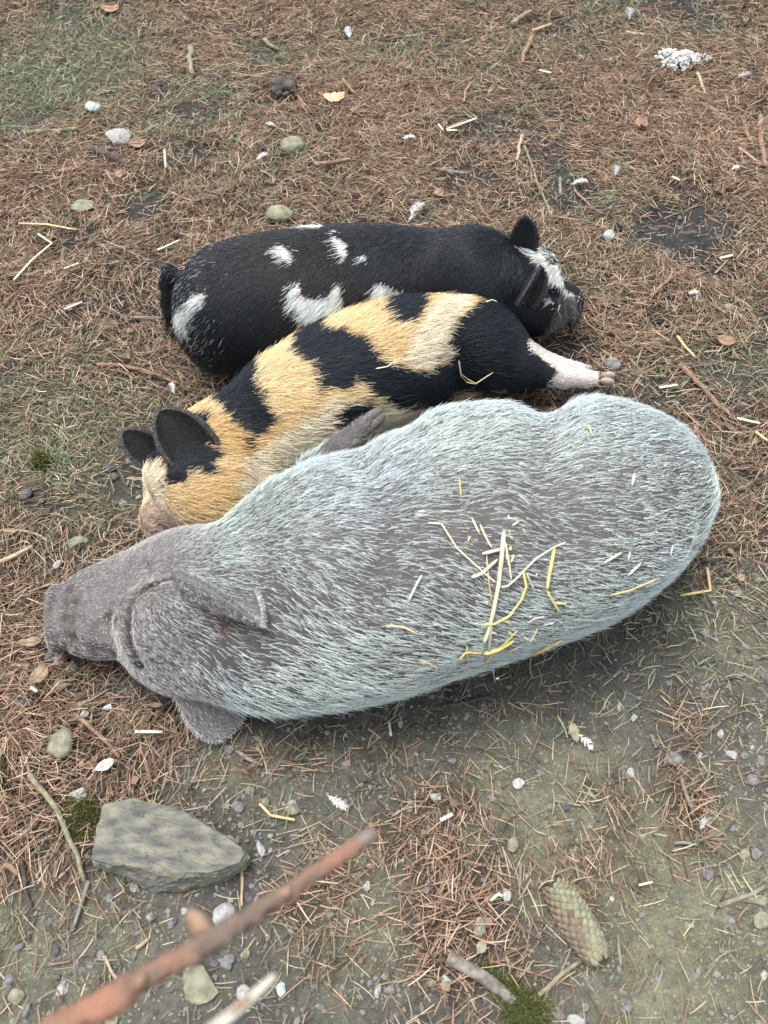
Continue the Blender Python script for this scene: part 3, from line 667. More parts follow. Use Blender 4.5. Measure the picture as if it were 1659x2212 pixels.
# ---- the ginger, black and cream pig
def ginger_pig():
    pig = Pig(); FRINGE = [.16, .155, .15]
    hipz = .125
    parts = [('ell', T(1030, 750, .125), (.10, .08, .085), .1, 0., .04),
             ('chain', [(T(1040, 755, .12), .075), (T(1110, 785, .105), .051), (T(1165, 803, .082), .031), (T(1215, 814, .062), .021), (T(1262, 818, .046), .0165), (T(1302, 816, .036), .0135)], .03),
             ('chain', [(T(1110, 760, .07), .04), (T(1190, 785, .04), .018), (T(1255, 797, .03), .013)], .02),
             ('ell', T(470, 1062, .125), (.10, .075, .08), .1, 0., .025),       # cheek
             ('ell', T(400, 1010, .165), (.075, .06, .045), .6, 0., .03),     # brow
             ('ell', T(352, 1112, .085), (.036, .045, .045), -.6, 0., .02),     # muzzle
             ('ell', T(334, 1150, .05), (.026, .012, .028), -.35, 0., .006),   # snout disc
             ('ell', T(760, 830, .16), (.20, .09, .085), .45, 0., .05)]
    grooves = [([(520, 900), (548, 960), (565, 1015), (560, 1070)], .03, .012),
               ([(362, 1035), (378, 1042), (392, 1030)], .006, .007),
               ([(1010, 830), (990, 780)], .03, .010),
               ([(325, 1120), (350, 1140), (370, 1150)], .006, .005)]
    V, Fc = build_body(GIN, (-.52, .70, -.03), (.45, 1.36, .33), .0055, parts, grooves, shrink=.003)
    ears = [ear_sheet(T(430, 988, .180), T(341, 884, .258), (.25, -.60, .75), .053, 1.1, .0, .010, prof=lambda u: (.95+.5*u)*np.clip(1-u**2.0, 0, 1)**.7),
            ear_sheet(T(335, 985, .165), T(263, 930, .215), (.25, -.60, .75), .040, .9, .0, .010, prof=PROF_POINT)]
    n = len(V); Vs = [V]; Fs = [Fc]; lab = [np.zeros(n)]
    for ev, ef in ears:
        Vs.append(ev); Fs.append(ef+n); n += len(ev); lab.append(np.ones(len(ev)))
    pig.V = np.concatenate(Vs); pig.F = np.concatenate(Fs); lab = np.concatenate(lab)
    pa = Paint(V, Fc)
    BK, GI, CR, WH, PK = 1, 0, 2, 3, 4
    pa.add([(525, 1000), (600, 935), (680, 885), (760, 862), (840, 872), (960, 872), (800, 980), (640, 1060), (560, 1100), (510, 1060)], CR)
    pa.add([(330, 980), (350, 1000), (370, 1040), (365, 1090), (320, 1090), (310, 1040)], CR)
    pa.add([(840, 870), (960, 865), (800, 960), (760, 940)], CR)
    pa.add([(465, 852), (500, 825), (530, 788), (556, 785), (572, 830), (590, 880), (598, 922), (550, 932), (512, 918), (492, 885)], BK)
    pa.add([(525, 940), (548, 938), (557, 962), (535, 972)], BK)
    pa.add([(634, 760), (648, 690), (690, 672), (702, 704), (740, 708), (790, 735), (840, 780), (900, 800), (950, 790), (985, 720), (1020, 665), (1050, 622), (1120, 640), (1175, 730), (1215, 800), (1225, 860), (1010, 840), (960, 880), (880, 885), (832, 868), (800, 848), (768, 812), (745, 838), (705, 858), (680, 852), (672, 800), (645, 780)], BK)
    pa.add([(690, 702), (760, 662), (822, 642), (842, 668), (870, 692), (903, 690), (922, 650), (975, 634), (1012, 655), (985, 705), (962, 760), (940, 792), (905, 795), (872, 772), (850, 742), (800, 725), (760, 706), (720, 716)], GI)
    pa.add([(905, 700), (940, 640), (1020, 640), (990, 705), (962, 770), (930, 800), (880, 780), (900, 740)], CR)
    pa.add([(822, 622), (925, 612), (922, 655), (893, 697), (862, 690), (835, 665)], BK)
    pa.add([(738, 884), (800, 862), (822, 888), (776, 922), (712, 960), (722, 915)], BK)
    pa.add([(1138, 735), (1165, 772), (1200, 800), (1228, 850), (1340, 880), (1380, 760), (1200, 715)], WH)
    pa.add([(338, 915), (360, 900), (450, 900), (472, 990), (450, 1016), (420, 1020), (405, 1046), (372, 1046), (358, 1010), (360, 992), (345, 990), (330, 978)], BK)
    pa.add([(300, 1085), (350, 1092), (398, 1105), (392, 1160), (300, 1200), (270, 1120)], PK)
    pig.paint = pa
    pal = np.array([[.64, .45, .205], [.011, .018, .027], [.82, .73, .55], [.78, .82, .78], [.46, .36, .27]])
    P = pig.V
    skin = np.array([[.38, .25, .12], [.012, .012, .014], [.42, .34, .24], [.6, .5, .45], [.33, .24, .20]])[pa.look(P)]
    skin[lab > 0] = (.020, .020, .020); skin[rimv(lab, len(V))] = (.055, .053, .052)  # dark ear skin is black pigment plus painted shade of the cup; rim lighter
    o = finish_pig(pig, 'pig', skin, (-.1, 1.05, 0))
    tag(o, 'ginger, black and cream patched pig asleep in the middle', 'pig', 'pigs asleep side by side')
    def colour(P):
        k = pa.look(P+np.array([.010, .003, 0.])+RNG.normal(size=P.shape)*.0035, .012); c = pal[k].copy()
        g = (k == 0)
        mixv = np.clip(.5+fbm(P*11, 41)*1.1, 0, 1)[:, None]
        c[g] = (c*(1-.8*mixv)+np.array([.88, .77, .53])*.8*mixv)[g]
        c[k == 1] *= (1+.5*np.clip(fbm(P*6, 19), 0, 1))[k == 1][:, None]
        return c
    def flow(P, Nn):
        d = np.tile(np.array([1., .35, 0.]), (len(P), 1))
        q = np.array([P[:, 0]-(-.1), P[:, 1]-1.06]).T
        acr = (-.4*q[:, 0]+q[:, 1])            # + beyond the spine, - towards the belly
        d[:, 1] += np.clip(acr*2.5, -.7, .5)
        h = np.clip((-.25-P[:, 0])/.12, 0, 1)
        d[:, 1] += .5*h
        return d
    dens = lambda P: (P[:, 2] > .012)*(1+.35*fbm(P*16, 12))
    headf = lambda P: np.clip((-.28-P[:, 0])/.1, 0, 1); EYE = surf(V, Fc, 376, 1040)
    grow_coat(body_only(pig, lab), 'coat', 86000, lambda P: .026*(1-.5*headf(P))*(1-.75*np.exp(-(np.linalg.norm(P-EYE, axis=1)/.022)**2))*(1-.72*np.clip((P[:, 0]-.22)/.05, 0, 1)), .00042, colour, flow, .13, .3, .15, .36, dens)
    fringe('ear_fringe', ears, pig, 420, .007, FRINGE)
    e = Pig(); sel = np.all(lab[pig.F] > 0, 1); e.V, e.F, e.N, e.o = pig.V, pig.F[sel], pig.N, pig.o
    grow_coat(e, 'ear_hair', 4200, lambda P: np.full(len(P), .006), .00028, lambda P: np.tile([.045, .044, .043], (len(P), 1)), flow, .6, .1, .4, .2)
    he = pa.bvh.ray_cast(Vector((0, 0, CAM_H)), ray(376, 1040).normalized())[0]; blob('eye', (he.x, he.y-.002, he.z+.001), (.011, .0025, .004), 'eye', pig, .35)
    for (px, py, z, r, yaw, mt) in ((1314, 811, .040, (.016, .0075, .010), .12, 'hoof_pale'), (1311, 824, .037, (.015, .0075, .0095), -.1, 'hoof_pale'), (1266, 796, .03, (.014, .008, .010), .05, 'hoof_pale')):
        blob('hoof', T(px, py, z), r, mt, pig, yaw, .1)
    blob('nostril', T(322, 1152, .06), (.005, .004, .007), 'nostril', pig)
    # wattle hanging from the throat
    blob('wattle', T(527, 1052, .15), (.010, .008, .016), 'hoof_pale', pig, .3, .5)
    pig.bvh = BVHTree.FromPolygons(pig.V.tolist(), pig.F.tolist())
    return pig

# ---- the black and white pig
def black_pig():
    pig = Pig(); FRINGE = [.05, .052, .055]
    parts = [('ell', T(450, 690, .135), (.07, .09, .11), .2, 0., .04),
             ('ell', T(1020, 610, .155), (.10, .10, .115), 0., 0., .035),
             ('ell', T(1165, 650, .09), (.06, .055, .07), -.5, 0., .03),
             ('ell', T(1150, 590, .15), (.06, .05, .06), -.5, 0., .03),
             ('ell', T(1215, 655, .07), (.045, .04, .05), -.35, 0., .02),
             ('ell', T(1243, 670, .058), (.011, .040, .042), -.2, 0., .005),
             ('chain', [(T(392, 600, .19), .014), (T(365, 582, .20), .011), (T(357, 610, .15), .009), (T(358, 655, .09), .008), (T(366, 690, .05), .006)], .006)]
    grooves = [([(1228, 640), (1226, 665), (1230, 700)], .005, .006),
               ([(1218, 650), (1215, 680)], .004, .005),
               ([(1178, 622), (1190, 630), (1200, 640)], .007, .006),
               ([(1090, 700), (1100, 640), (1105, 580)], .03, .005)]
    V, Fc = build_body(BLK, (-.52, 1.10, -.03), (.44, 1.56, .32), .0055, parts, grooves, shrink=.003)
    ears = [ear_sheet(T(1122, 545, .20), T(1132, 466, .285), (.15, -.85, .5), .040, .85, .0, .006, prof=PROF_POINT),
            ear_sheet(T(1122, 655, .170), T(1168, 574, .24), (.75, -.60, .35), .046, 1.05, .0, .008, prof=PROF_POINT)]
    n = len(V); Vs = [V]; Fs = [Fc]; lab = [np.zeros(n)]
    for ev, ef in ears:
        Vs.append(ev); Fs.append(ef+n); n += len(ev); lab.append(np.ones(len(ev)))
    pig.V = np.concatenate(Vs); pig.F = np.concatenate(Fs); lab = np.concatenate(lab)
    pa = Paint(V, Fc)
    pa.add([(640, 608), (655, 638), (680, 650), (715, 650), (732, 618), (748, 650), (745, 680), (700, 715), (640, 730), (634, 660)], 1)
    pa.add([(808, 616), (830, 628), (870, 634), (860, 660), (795, 665)], 1)
    pa.add([(592, 536), (622, 540), (634, 566), (622, 568), (604, 552)], 1)
    pa.add([(720, 512), (744, 524), (752, 552), (736, 566), (726, 545)], 1)
    pa.add([(776, 549), (797, 553), (788, 566)], 1)
    pa.add([(1106, 526), (1145, 538), (1186, 572), (1216, 603), (1212, 622), (1192, 612), (1166, 586), (1140, 562)], 1)
    pa.add([(374, 688), (396, 668), (428, 634), (446, 640), (420, 672), (402, 692), (408, 722), (402, 750), (388, 722)], 1)
    pa.add([(640, 488), (692, 480), (702, 488), (650, 496)], 1)
    pa.add([(1205, 632), (1240, 632), (1265, 660), (1262, 700), (1230, 725), (1205, 712), (1200, 670)], 2)
    pa.add([(1214, 624), (1244, 638), (1238, 646), (1210, 634)], 1)
    pa.add([(1180, 640), (1194, 648), (1188, 656), (1176, 652)], 1)
    pal = np.array([[.0075, .013, .021], [.76, .85, .81], [.17, .165, .16]])
    P = pig.V
    skin = np.array([[.010, .011, .013], [.5, .46, .42], [.075, .072, .070]])[pa.look(P)]
    skin[lab > 0] = (.018, .019, .020); skin[rimv(lab, len(V))] = (.075, .076, .078)  # rim lighter than the inside, so the colour shades the cup
    o = finish_pig(pig, 'pig', skin, (-.05, 1.33, 0))
    tag(o, 'black pig with white patches and a white blaze lying at the back', 'pig', 'pigs asleep side by side')
    def colour(P):
        k = pa.look(P+np.array([-.006, -.003, -.004])+RNG.normal(size=P.shape)*.0035, .013); c = pal[k].copy()
        c[k == 0] *= (1+.9*np.clip(fbm(P*5, 19), 0, 1))[k == 0][:, None]
        tint = np.clip(fbm(P*6.5, 23, 2)*2.2-.2, 0, 1)[:, None]*(k == 0)[:, None]; c = c*(1-tint)+np.array([.020, .0145, .0115])*tint
        fl = RNG.random(len(P)) < .25*np.exp(-((P[:, 0]+.385)/.045)**2-((P[:, 2]-.19)/.06)**2)
        c[fl] = (.45, .47, .46)
        return c
    def flow(P, Nn):
        d = np.tile(np.array([-1., -.05, 0.]), (len(P), 1))
        d[:, 2] -= .9; d[:, 1] -= .25
        h = np.clip((P[:, 0]-.24)/.06, 0, 1); d[:, 1] += .3*h
        return d
    muz = lambda P: np.clip((P[:, 0]-.31)/.05, 0, 1)
    dens = lambda P: (P[:, 2] > .012)*(1+.25*fbm(P*16, 12))*(1-.4*muz(P))
    grow_coat(body_only(pig, lab), 'coat', 95000, lambda P: (.0155+.014*(pa.look(P, .004) == 1))*(1-.6*muz(P)), .00038, colour, flow, .09, .15, .09, .22, dens, mat='coat_black')
    fringe('ear_fringe', ears, pig, 420, .007, FRINGE)
    e = Pig(); sel = np.all(lab[pig.F] > 0, 1); e.V, e.F, e.N, e.o = pig.V, pig.F[sel], pig.N, pig.o
    grow_coat(e, 'ear_hair', 1500, lambda P: np.full(len(P), .006), .0003, lambda P: np.tile([.02, .022, .025], (len(P), 1)), flow, .6, .1, .4, .2)
    # brush of the tail
    n = 260; t = RNG.random(n); a = np.array(T(365, 582, .20)); b = np.array(T(366, 695, .045)); 
    base = a+(b-a)*t[:, None]+RNG.normal(size=(n, 3))*.006; pts = np.zeros((n, 4, 3))
    dv = norm(np.array([-.05, 0, -1.])+.25*RNG.normal(size=(n, 3)))
    for i in range(4): pts[:, i] = base+dv*(.045*i/3)
    strands('tail_brush', pts, np.array([.0006, .0006, .0005, .0002]), np.tile([.02, .022, .025], (n, 1)), 'coat_black', pig.o)
    blob('eye', T(1190, 631, .145), (.008, .004, .005), 'eye', pig, -.6)
    c = np.array(T(1252, 672, .058))
    for dy in (-.012, .012): blob('nostril', (c[0]-.001, c[1]+dy, c[2]+.006), (.0035, .005, .008), 'nostril', pig, -.2)
    pig.bvh = BVHTree.FromPolygons(pig.V.tolist(), pig.F.tolist())
    return pig
PIG_BIG = big_pig(); PIG_GINGER = ginger_pig(); PIG_BLACK = black_pig()

# ------------------------------------------------------------------ litter: fallen needles, grass bits, crumbs (uncountable)
def scatter(n, dens, x0=-1.85, x1=1.85, y0=-.45, y1=3.35):
    out = []
    got = 0
    while got < n:
        m = int(n*1.6)+1000
        # nearer ground shows larger: spread a little more densely towards the lens
        x = RNG.uniform(x0, x1, m); y = RNG.uniform(y0, y1, m)
        rim = np.maximum(np.maximum(np.abs(x)-(.60+.26*np.clip(y, 0, 3)), y-2.9), -.1-y)   # thins out beyond the ground the camera sees
        keep = RNG.random(m) < np.clip(1-1.3*rim, 0.12, 1)
        x, y = x[keep], y[keep]
        k = RNG.random(len(x)) < dens(x, y)
        out.append(np.stack([x[k], y[k]], 1)); got += k.sum()
    return np.concatenate(out)[:n]
def needle_field(name, n, dens, L, rad, palette, weights, lift, label, cat, seed, tilt=.14, curve=.11, mat='needle', clumpf=5.):
    p = scatter(n, dens); x, y = p.T; n = len(p)
    a0 = 3.1*n2(x, y, clumpf, seed, 2)+.5
    a = np.where(RNG.random(n) < .45, a0+RNG.normal(size=n)*.5, RNG.uniform(0, 2*np.pi, n))
    Ln = L*(.45+.9*RNG.random(n)); t = RNG.normal(size=n)*tilt
    d = np.stack([np.cos(a)*np.cos(t), np.sin(a)*np.cos(t), np.sin(t)], 1)
    sdv = np.stack([-np.sin(a), np.cos(a), np.zeros(n)], 1); cv = RNG.normal(size=n)*curve
    z = ground_z(x, y)+lift*RNG.random(n)**1.5*(.4+litter_density(x, y))+np.abs(np.sin(t))*Ln*.4+rad
    c = np.stack([x, y, z], 1); k = 5; pts = np.zeros((n, k, 3))
    for i, u in enumerate(np.linspace(-.5, .5, k)):
        pts[:, i] = c+d*(Ln*u)[:, None]+sdv*(Ln*cv*(u*u-.08))[:, None]
    pal = np.array(palette); ci = RNG.choice(len(pal), n, p=np.array(weights)/sum(weights))
    col = np.clip(pal[ci]*(1+.22*RNG.normal(size=n))[:, None], .01, .85)
    o = strands(name, pts, rad*np.array([.75, 1, 1, .9, .5])[None]*(.7+.6*RNG.random(n))[:, None], col, mat)
    tag(o, label, cat, kind='stuff'); return o
def lit2(x, y): return np.clip(litter_density(x, y)+.02, 0, 1)
needle_field('needle_litter', 165000, lit2, .038, .00062,
             [(.28, .175, .115), (.16, .10, .07), (.38, .26, .18), (.075, .052, .042), (.54, .41, .30), (.22, .20, .14)], [4.2, 3.0, 4.2, 3.0, 2.8, 1.6], .022,
             'brown fallen conifer needles strewn over the earth', 'needles', 3)
needle_field('loose_needles', 6200, lambda x, y: np.clip(.25+.4*khaki(x, y)+.3*(y < .8), 0, 1)*(1-.5*litter_density(x, y)), .036, .00048,
             [(.40, .38, .24), (.30, .175, .115), (.50, .47, .33), (.24, .23, .15), (.16, .15, .13)], [4, 2, 2.2, 2, 1.5], .005,
             'scattered pale and olive needles on the bare earth', 'needles', 13, curve=.14)
needle_field('fallen_grass', 37000, lambda x, y: np.clip(.14+1.0*greenness(x, y), 0, 1)*(1-.85*hollow(x, y))*np.clip((y-.1)/.6, .10, 1), .030, .0007,
             [(.19, .215, .13), (.28, .305, .195), (.125, .145, .09), (.42, .43, .30)], [4, 3, 3, 1.2], .02,
             'short green and withered grass blades among the litter', 'grass', 23, tilt=.4, curve=.3)

def ico(sub):
    bm = bmesh.new(); bmesh.ops.create_icosphere(bm, subdivisions=sub, radius=1)
    V = np.array([v.co[:] for v in bm.verts]); Fc = np.array([[v.index for v in f.verts] for f in bm.faces]); bm.free(); return V, Fc
ICO1, ICO2, ICO3 = ico(1), ico(2), ico(3)
def crumbs(name, n, dens, r0, r1, mat, label, cat, sub=ICO1, sink=.3):
    p = scatter(n, dens); V0, F0 = sub; nv = len(V0)
    r = r0+(r1-r0)*RNG.random(n)**3
    sc = np.stack([r, r*(.6+.5*RNG.random(n)), r*(.4+.4*RNG.random(n))], 1)
    a = RNG.uniform(0, 6.28, n); jit = 1+.28*RNG.normal(size=(n, nv, 1))
    Q = V0[None]*jit*sc[:, None]
    ca, sa = np.cos(a)[:, None], np.sin(a)[:, None]
    X = ca*Q[..., 0]-sa*Q[..., 1]+p[:, :1]; Y = sa*Q[..., 0]+ca*Q[..., 1]+p[:, 1:]
    Z = Q[..., 2]+(ground_z(p[:, 0], p[:, 1])+sc[:, 2]*sink)[:, None]
    V = np.stack([X, Y, Z], -1).reshape(-1, 3); Fc = (F0[None]+(np.arange(n)*nv)[:, None, None]).reshape(-1, 3)
    o = mesh_obj(name, V, Fc, mat, smooth=False); tag(o, label, cat, kind='stuff'); return o
M['crumb_soil'] = noise_mat('soil_crumb', (.075, .072, .07), (.15, .145, .14), 25, .95, .4)
M['crumb_khaki'] = noise_mat('khaki_soil_crumb', (.10, .10, .068), (.26, .255, .175), 60, .95, .4)
open_soil = lambda x, y: np.clip(1-1.3*litter_density(x, y), 0, 1)*np.maximum(np.clip(1.25-.45*y, .15, 1), .8*hollow(x, y))
crumbs('soil_crumbs', 26000, lambda x, y: open_soil(x, y)*(1-.6*khaki(x, y)), .0012, .0045, 'crumb_soil', 'dark grey crumbs of earth on the bare ground', 'soil')
crumbs('dusty_crumbs', 21000, lambda x, y: open_soil(x, y)*khaki(x, y), .0009, .0032, 'crumb_khaki', 'dusty khaki crumbs of earth on the bare ground', 'soil')
grav = lambda x, y: open_soil(x, y)*np.clip(.5+1.1*n2(x, y, 4.5, 91, 2), 0.03, 1)*np.where(y < .75, 1, .35)
crumbs('gravel', 4600, grav, .0022, .0058, 'stone_grey', 'fine grey gravel bedded in the bare earth', 'gravel', ICO1, .35)

M['chip_mix'] = noise_mat('litter_chip', (.10, .075, .058), (.30, .215, .155), 14, .9, .6, 300)
crumbs('bark_flakes', 4000, lambda x, y: np.clip(litter_density(x, y)*1.2, 0.02, 1)*np.clip(.35+n2(x, y, 6, 66, 2), .05, 1), .002, .0085, 'chip_mix', 'small brown flakes of bark and leaf among the needles', 'bark flakes', ICO1, 2.6)
# ------------------------------------------------------------------ stones
def stone_mesh(seed, facet=.5, sub=ICO3):
    V, Fc = sub; V = V.copy(); rg = np.random.default_rng(seed)
    for _ in range(int(4+10*facet)):         # cleave off flats
        d = rg.normal(size=3); d /= np.linalg.norm(d); h = rg.uniform(.45, .85) if facet > .3 else rg.uniform(.78, .97)
        s = V@d; V = V-np.clip(s-h, 0, None)[:, None]*d
    V = V*(1+.10*fbm(V*1.6+seed, seed, 3))[:, None]+.018*V*vnoise(V*9+seed, seed)[:, None]
    me = bpy.data.meshes.new('stone'); me.from_pydata(V.tolist(), [], Fc.tolist())
    me.polygons.foreach_set('use_smooth', np.full(len(me.polygons), facet < .45)); return me
def stone(px, py, rx, ry, mat, label, seed=0, facet=.5, hgt=.6, yaw=None, name='stone', cat='stone', group=None, sink=.35):
    p = on(px, py); m = mpp(px, py); a = rx*m; b = ry*m/.85; h = hgt*min(a, b)
    me = stone_mesh(seed*7+3, facet); me.materials.append(M[mat])
    o = bpy.data.objects.new(name, me); COL.objects.link(o)
    o.scale = (a, b, h); o.location = (p.x, p.y, p.z+h*(1-sink)*.6+litter_lift(px, py, .018))
    o.rotation_euler = (random.uniform(-.15, .15), random.uniform(-.15, .15), random.uniform(-.35, .35) if yaw is None else yaw)
    tag(o, label, cat, group); return o
STONES = [
 (632, 322, 27, 22, 'stone_olive', 'smooth pale olive egg-shaped stone beside a brown stick far behind the pigs', .1),
 (605, 476, 29, 21, 'stone_olive', 'rounded mossy stone touching the black pig\'s back', .15),
 (262, 306, 36, 22, 'stone_pale', 'pale cracked rock above the dark wood splinter, upper left', .6),
 (182, 455, 28, 18, 'stone_olive', 'greenish grey stone in needles left of the black pig', .5),
 (273, 82, 10, 10, 'stone_dark', 'small blue-grey pebble near the top left grass', .4),
 (60, 174, 10, 8, 'stone_dark', 'small dark grey pebble at the far left above the olive stick', .4),
 (532, 370, 13, 12, 'stone_brown', 'square brown stone chip left of the white curled bit', .8),
 (770, 303, 10, 14, 'stone_brown', 'upright reddish brown chip in the needles far behind the pigs', .5),
 (1440, 549, 10, 14, 'stone_dark', 'dark upright pebble in the bare patch right of the black pig', .5),
 (1322, 796, 21, 15, 'stone_grey', 'grey crumbly stone just beyond the white trotter', .6),
 (1573, 672, 13, 9, 'stone_pale', 'pale grey flat chip in needles near the right edge', .7),
 (58, 1071, 15, 16, 'stone_dark', 'round dark grey stone at the far left edge', .1),
 (235, 1013, 15, 12, 'stone_dark', 'flat dark pebble on bare earth left of the ginger pig\'s face', .3),
 (279, 998, 10, 9, 'stone_grey', 'angular grey pebble beside the ginger pig\'s lower ear', .7),
 (247, 1032, 11, 9, 'stone_dark', 'dark pebble below the flat one left of the ginger pig', .3),
 (267, 1090, 10, 7, 'stone_olive', 'small olive pebble beside the ginger pig\'s muzzle', .2),
 (92, 1086, 7, 7, 'stone_grey', 'tiny grey pebble right of the round dark stone', .4),
 (166, 1180, 29, 17, 'stone_olive', 'olive rock with a brown side above the pale pig\'s snout', .6),
 (127, 1225, 9, 12, 'stone_pale', 'squared pale grey stone above the pale pig\'s snout', .9),
 (133, 1437, 19, 11, 'stone_grey', 'flat grey stone under the pale pig\'s chin', .6),
 (112, 1428, 11, 9, 'stone_grey', 'small grey stone left of the flat one under the chin', .5),
 (148, 1456, 11, 8, 'stone_olive', 'small greenish stone under the pale pig\'s chin', .4),
 (164, 1447, 12, 10, 'stone_grey', 'grey wedge stone right of the others under the chin', .7),
 (141, 1488, 18, 13, 'stone_olive', 'flat olive stone below the pale pig\'s chin', .4),
 (62, 1527, 13, 11, 'stone_dark', 'dark blue-grey stone at the left edge below the snout', .4),
 (187, 1551, 12, 10, 'stone_pale', 'squared pale stone beside the twig, lower left', .8),
 (177, 1532, 10, 10, 'stone_olive', 'rounded olive stone above the squared pale one', .2),
 (237, 1533, 11, 8, 'stone_mint', 'whitish mint stone below the pale pig\'s jaw', .5),
 (139, 1615, 29, 29, 'stone_olive', 'large smooth olive cobble at the left below the twig', .1),
 (172, 1722, 21, 15, 'stone_pale', 'pale blotched stone above the moss by the slab', .5),
 (485, 1978, 26, 22, 'stone_pale', 'rounded pale stone behind the blurred branch', .3),
 (430, 2122, 58, 38, 'stone_olive', 'flat buried olive stone below the blurred branch', .7),
 (527, 2145, 17, 14, 'stone_pale', 'pale round pebble right of the flat buried stone', .3),
 (608, 2138, 13, 18, 'stone_mint', 'upright mint-white pebble at the bottom centre', .7),
 (135, 2135, 15, 13, 'stone_pale', 'pale angular pebble in the bottom left corner', .6),
 (60, 2180, 13, 14, 'stone_grey', 'grey pebble at the bottom left edge', .4),
 (38, 2155, 19, 18, 'stone_olive', 'olive flat stone at the bottom left edge', .4),
 (22, 2120, 17, 12, 'stone_grey', 'half buried grey stone on the left edge near the bottom', .4),
 (245, 2205, 19, 13, 'stone_olive', 'olive stone cut by the bottom edge of the view', .4),
 (240, 1940, 11, 9, 'stone_grey', 'grey pebble just in front of the slab', .5),
 (400, 1967, 11, 8, 'stone_pale', 'small pale pebble in front of the slab', .5),
 (370, 1997, 9, 8, 'stone_grey', 'small grey pebble in the gravel in front of the slab', .5),
 (325, 1980, 9, 8, 'stone_pale', 'pale pebble in the gravel left of the blurred branch', .5),
 (122, 2055, 9, 9, 'stone_dark', 'dark pebble in the lower left dust', .3),
 (487, 2085, 16, 12, 'stone_grey', 'grey stone just below the blurred branch', .5),
 (632, 1747, 18, 15, 'stone_olive', 'olive angular stone right of the slab', .7),
 (517, 1745, 12, 10, 'stone_grey', 'round grey pebble above the slab\'s right end', .2),
 (565, 1832, 10, 16, 'stone_pale', 'pale upright pebble at the slab\'s right tip', .5),
 (815, 2140, 10, 14, 'stone_pale', 'pale pebble at the bottom in the middle', .5),
 (792, 1917, 9, 12, 'stone_pale', 'tilted pale chip right of the branch tip', .7),
 (495, 1620, 14, 8, 'stone_grey', 'flat grey stone below the pale pig\'s ear', .5),
 (577, 2027, 7, 7, 'stone_white', 'tiny white square chip under the blurred branch', .9),
 (1120, 1696, 14, 12, 'stone_white', 'white pebble on the khaki dust below the pale pig', .4),
 (940, 1725, 13, 11, 'stone_pale', 'pale angular pebble among needles below the pale pig', .7),
 (1107, 1826, 12, 15, 'stone_olive', 'olive oval pebble in the dust left of the cone', .3),
 (1274, 1786, 14, 6, 'stone_grey', 'narrow grey chip on the dust above the cone', .9),
 (1524, 1886, 17, 13, 'stone_grey', 'tilted grey block with a pale top, lower right', .9),
 (1634, 1846, 17, 13, 'stone_grey', 'grey stone at the right edge, lower right', .6),
 (1607, 1849, 13, 14, 'stone_olive', 'olive stone leaning on the grey one, lower right', .5),
 (1580, 1631, 15, 11, 'stone_pale', 'pale squared stone near the right edge below the pale pig', .7),
 (1625, 1686, 13, 11, 'stone_grey', 'grey rounded stone at the right edge below the squared one', .3),
 (1362, 1671, 10, 10, 'stone_pale', 'pale stone in the gravel patch right of the feather', .6),
 (1344, 1661, 14, 8, 'stone_grey', 'grey flat stone in the gravel patch right of the feather', .6),
 (1341, 1688, 12, 7, 'stone_dark', 'dark chip in the gravel patch right of the feather', .8),
 (1452, 1646, 21, 17, 'stone_grey', 'broad half buried grey stone, lower right', .4),
 (1510, 1634, 10, 8, 'stone_pale', 'small pale pebble right of the broad grey stone', .4),
 (1557, 1586, 9, 8, 'stone_pale', 'small pale pebble near the right edge under the pale pig', .4),
 (1370, 1551, 10, 9, 'stone_pale', 'pale angular pebble just below the pale pig\'s rump', .8),
 (1337, 1526, 6, 10, 'stone_pale', 'narrow pale chip below the pale pig\'s flank', .9),
 (964, 2118, 13, 10, 'stone_mint', 'mint coloured pebble left of the mossy log', .7),
 (1094, 1934, 10, 13, 'stone_white', 'white upright pebble left of the cone', .5),
 (1244, 2204, 21, 10, 'stone_pale', 'pale flat stone at the bottom edge right of the moss', .3),
 (1205, 2193, 14, 12, 'stone_grey', 'grey wedge stone at the bottom edge right of the moss', .8),
 (1320, 1944, 6, 7, 'stone_white', 'tiny white pebble right of the cone\'s tip', .4),
 (920, 1921, 9, 12, 'stone_grey', 'grey upright pebble in the needle patch, lower middle', .4),
 (864, 1564, 7, 9, 'stone_pale', 'small pale pebble beside the dark twig under the pale pig', .5),
 (1630, 1944, 29, 13, 'stone_olive', 'long flat olive rock at the right edge', .5),
 (1640, 1989, 27, 15, 'stone_olive', 'flat olive rock below the long one at the right edge', .5),
 (1264, 2176, 10, 8, 'stone_grey', 'small grey pebble near the bottom right of the moss', .5),
 (1649, 2106, 9, 9, 'stone_pale', 'pale pebble at the right edge near the bottom', .5),
 (1035, 2005, 18, 18, 'stone_olive', 'flat olive stone among needles left of the cone', .5),
 (914, 1804, 8, 8, 'stone_olive', 'small olive pebble in the needles, lower middle', .3),
 (1520, 1370, 14, 12, 'stone_grey', 'grey pebble below the pale pig\'s rump', .5),
 (205, 238, 19, 15, 'stone_mint', 'white blotched lump in the green patch, upper left', .4),
]
for i, (px, py, rx, ry, mt, lb, fc) in enumerate(STONES):
    stone(px, py, rx, ry, mt, lb, i, fc)
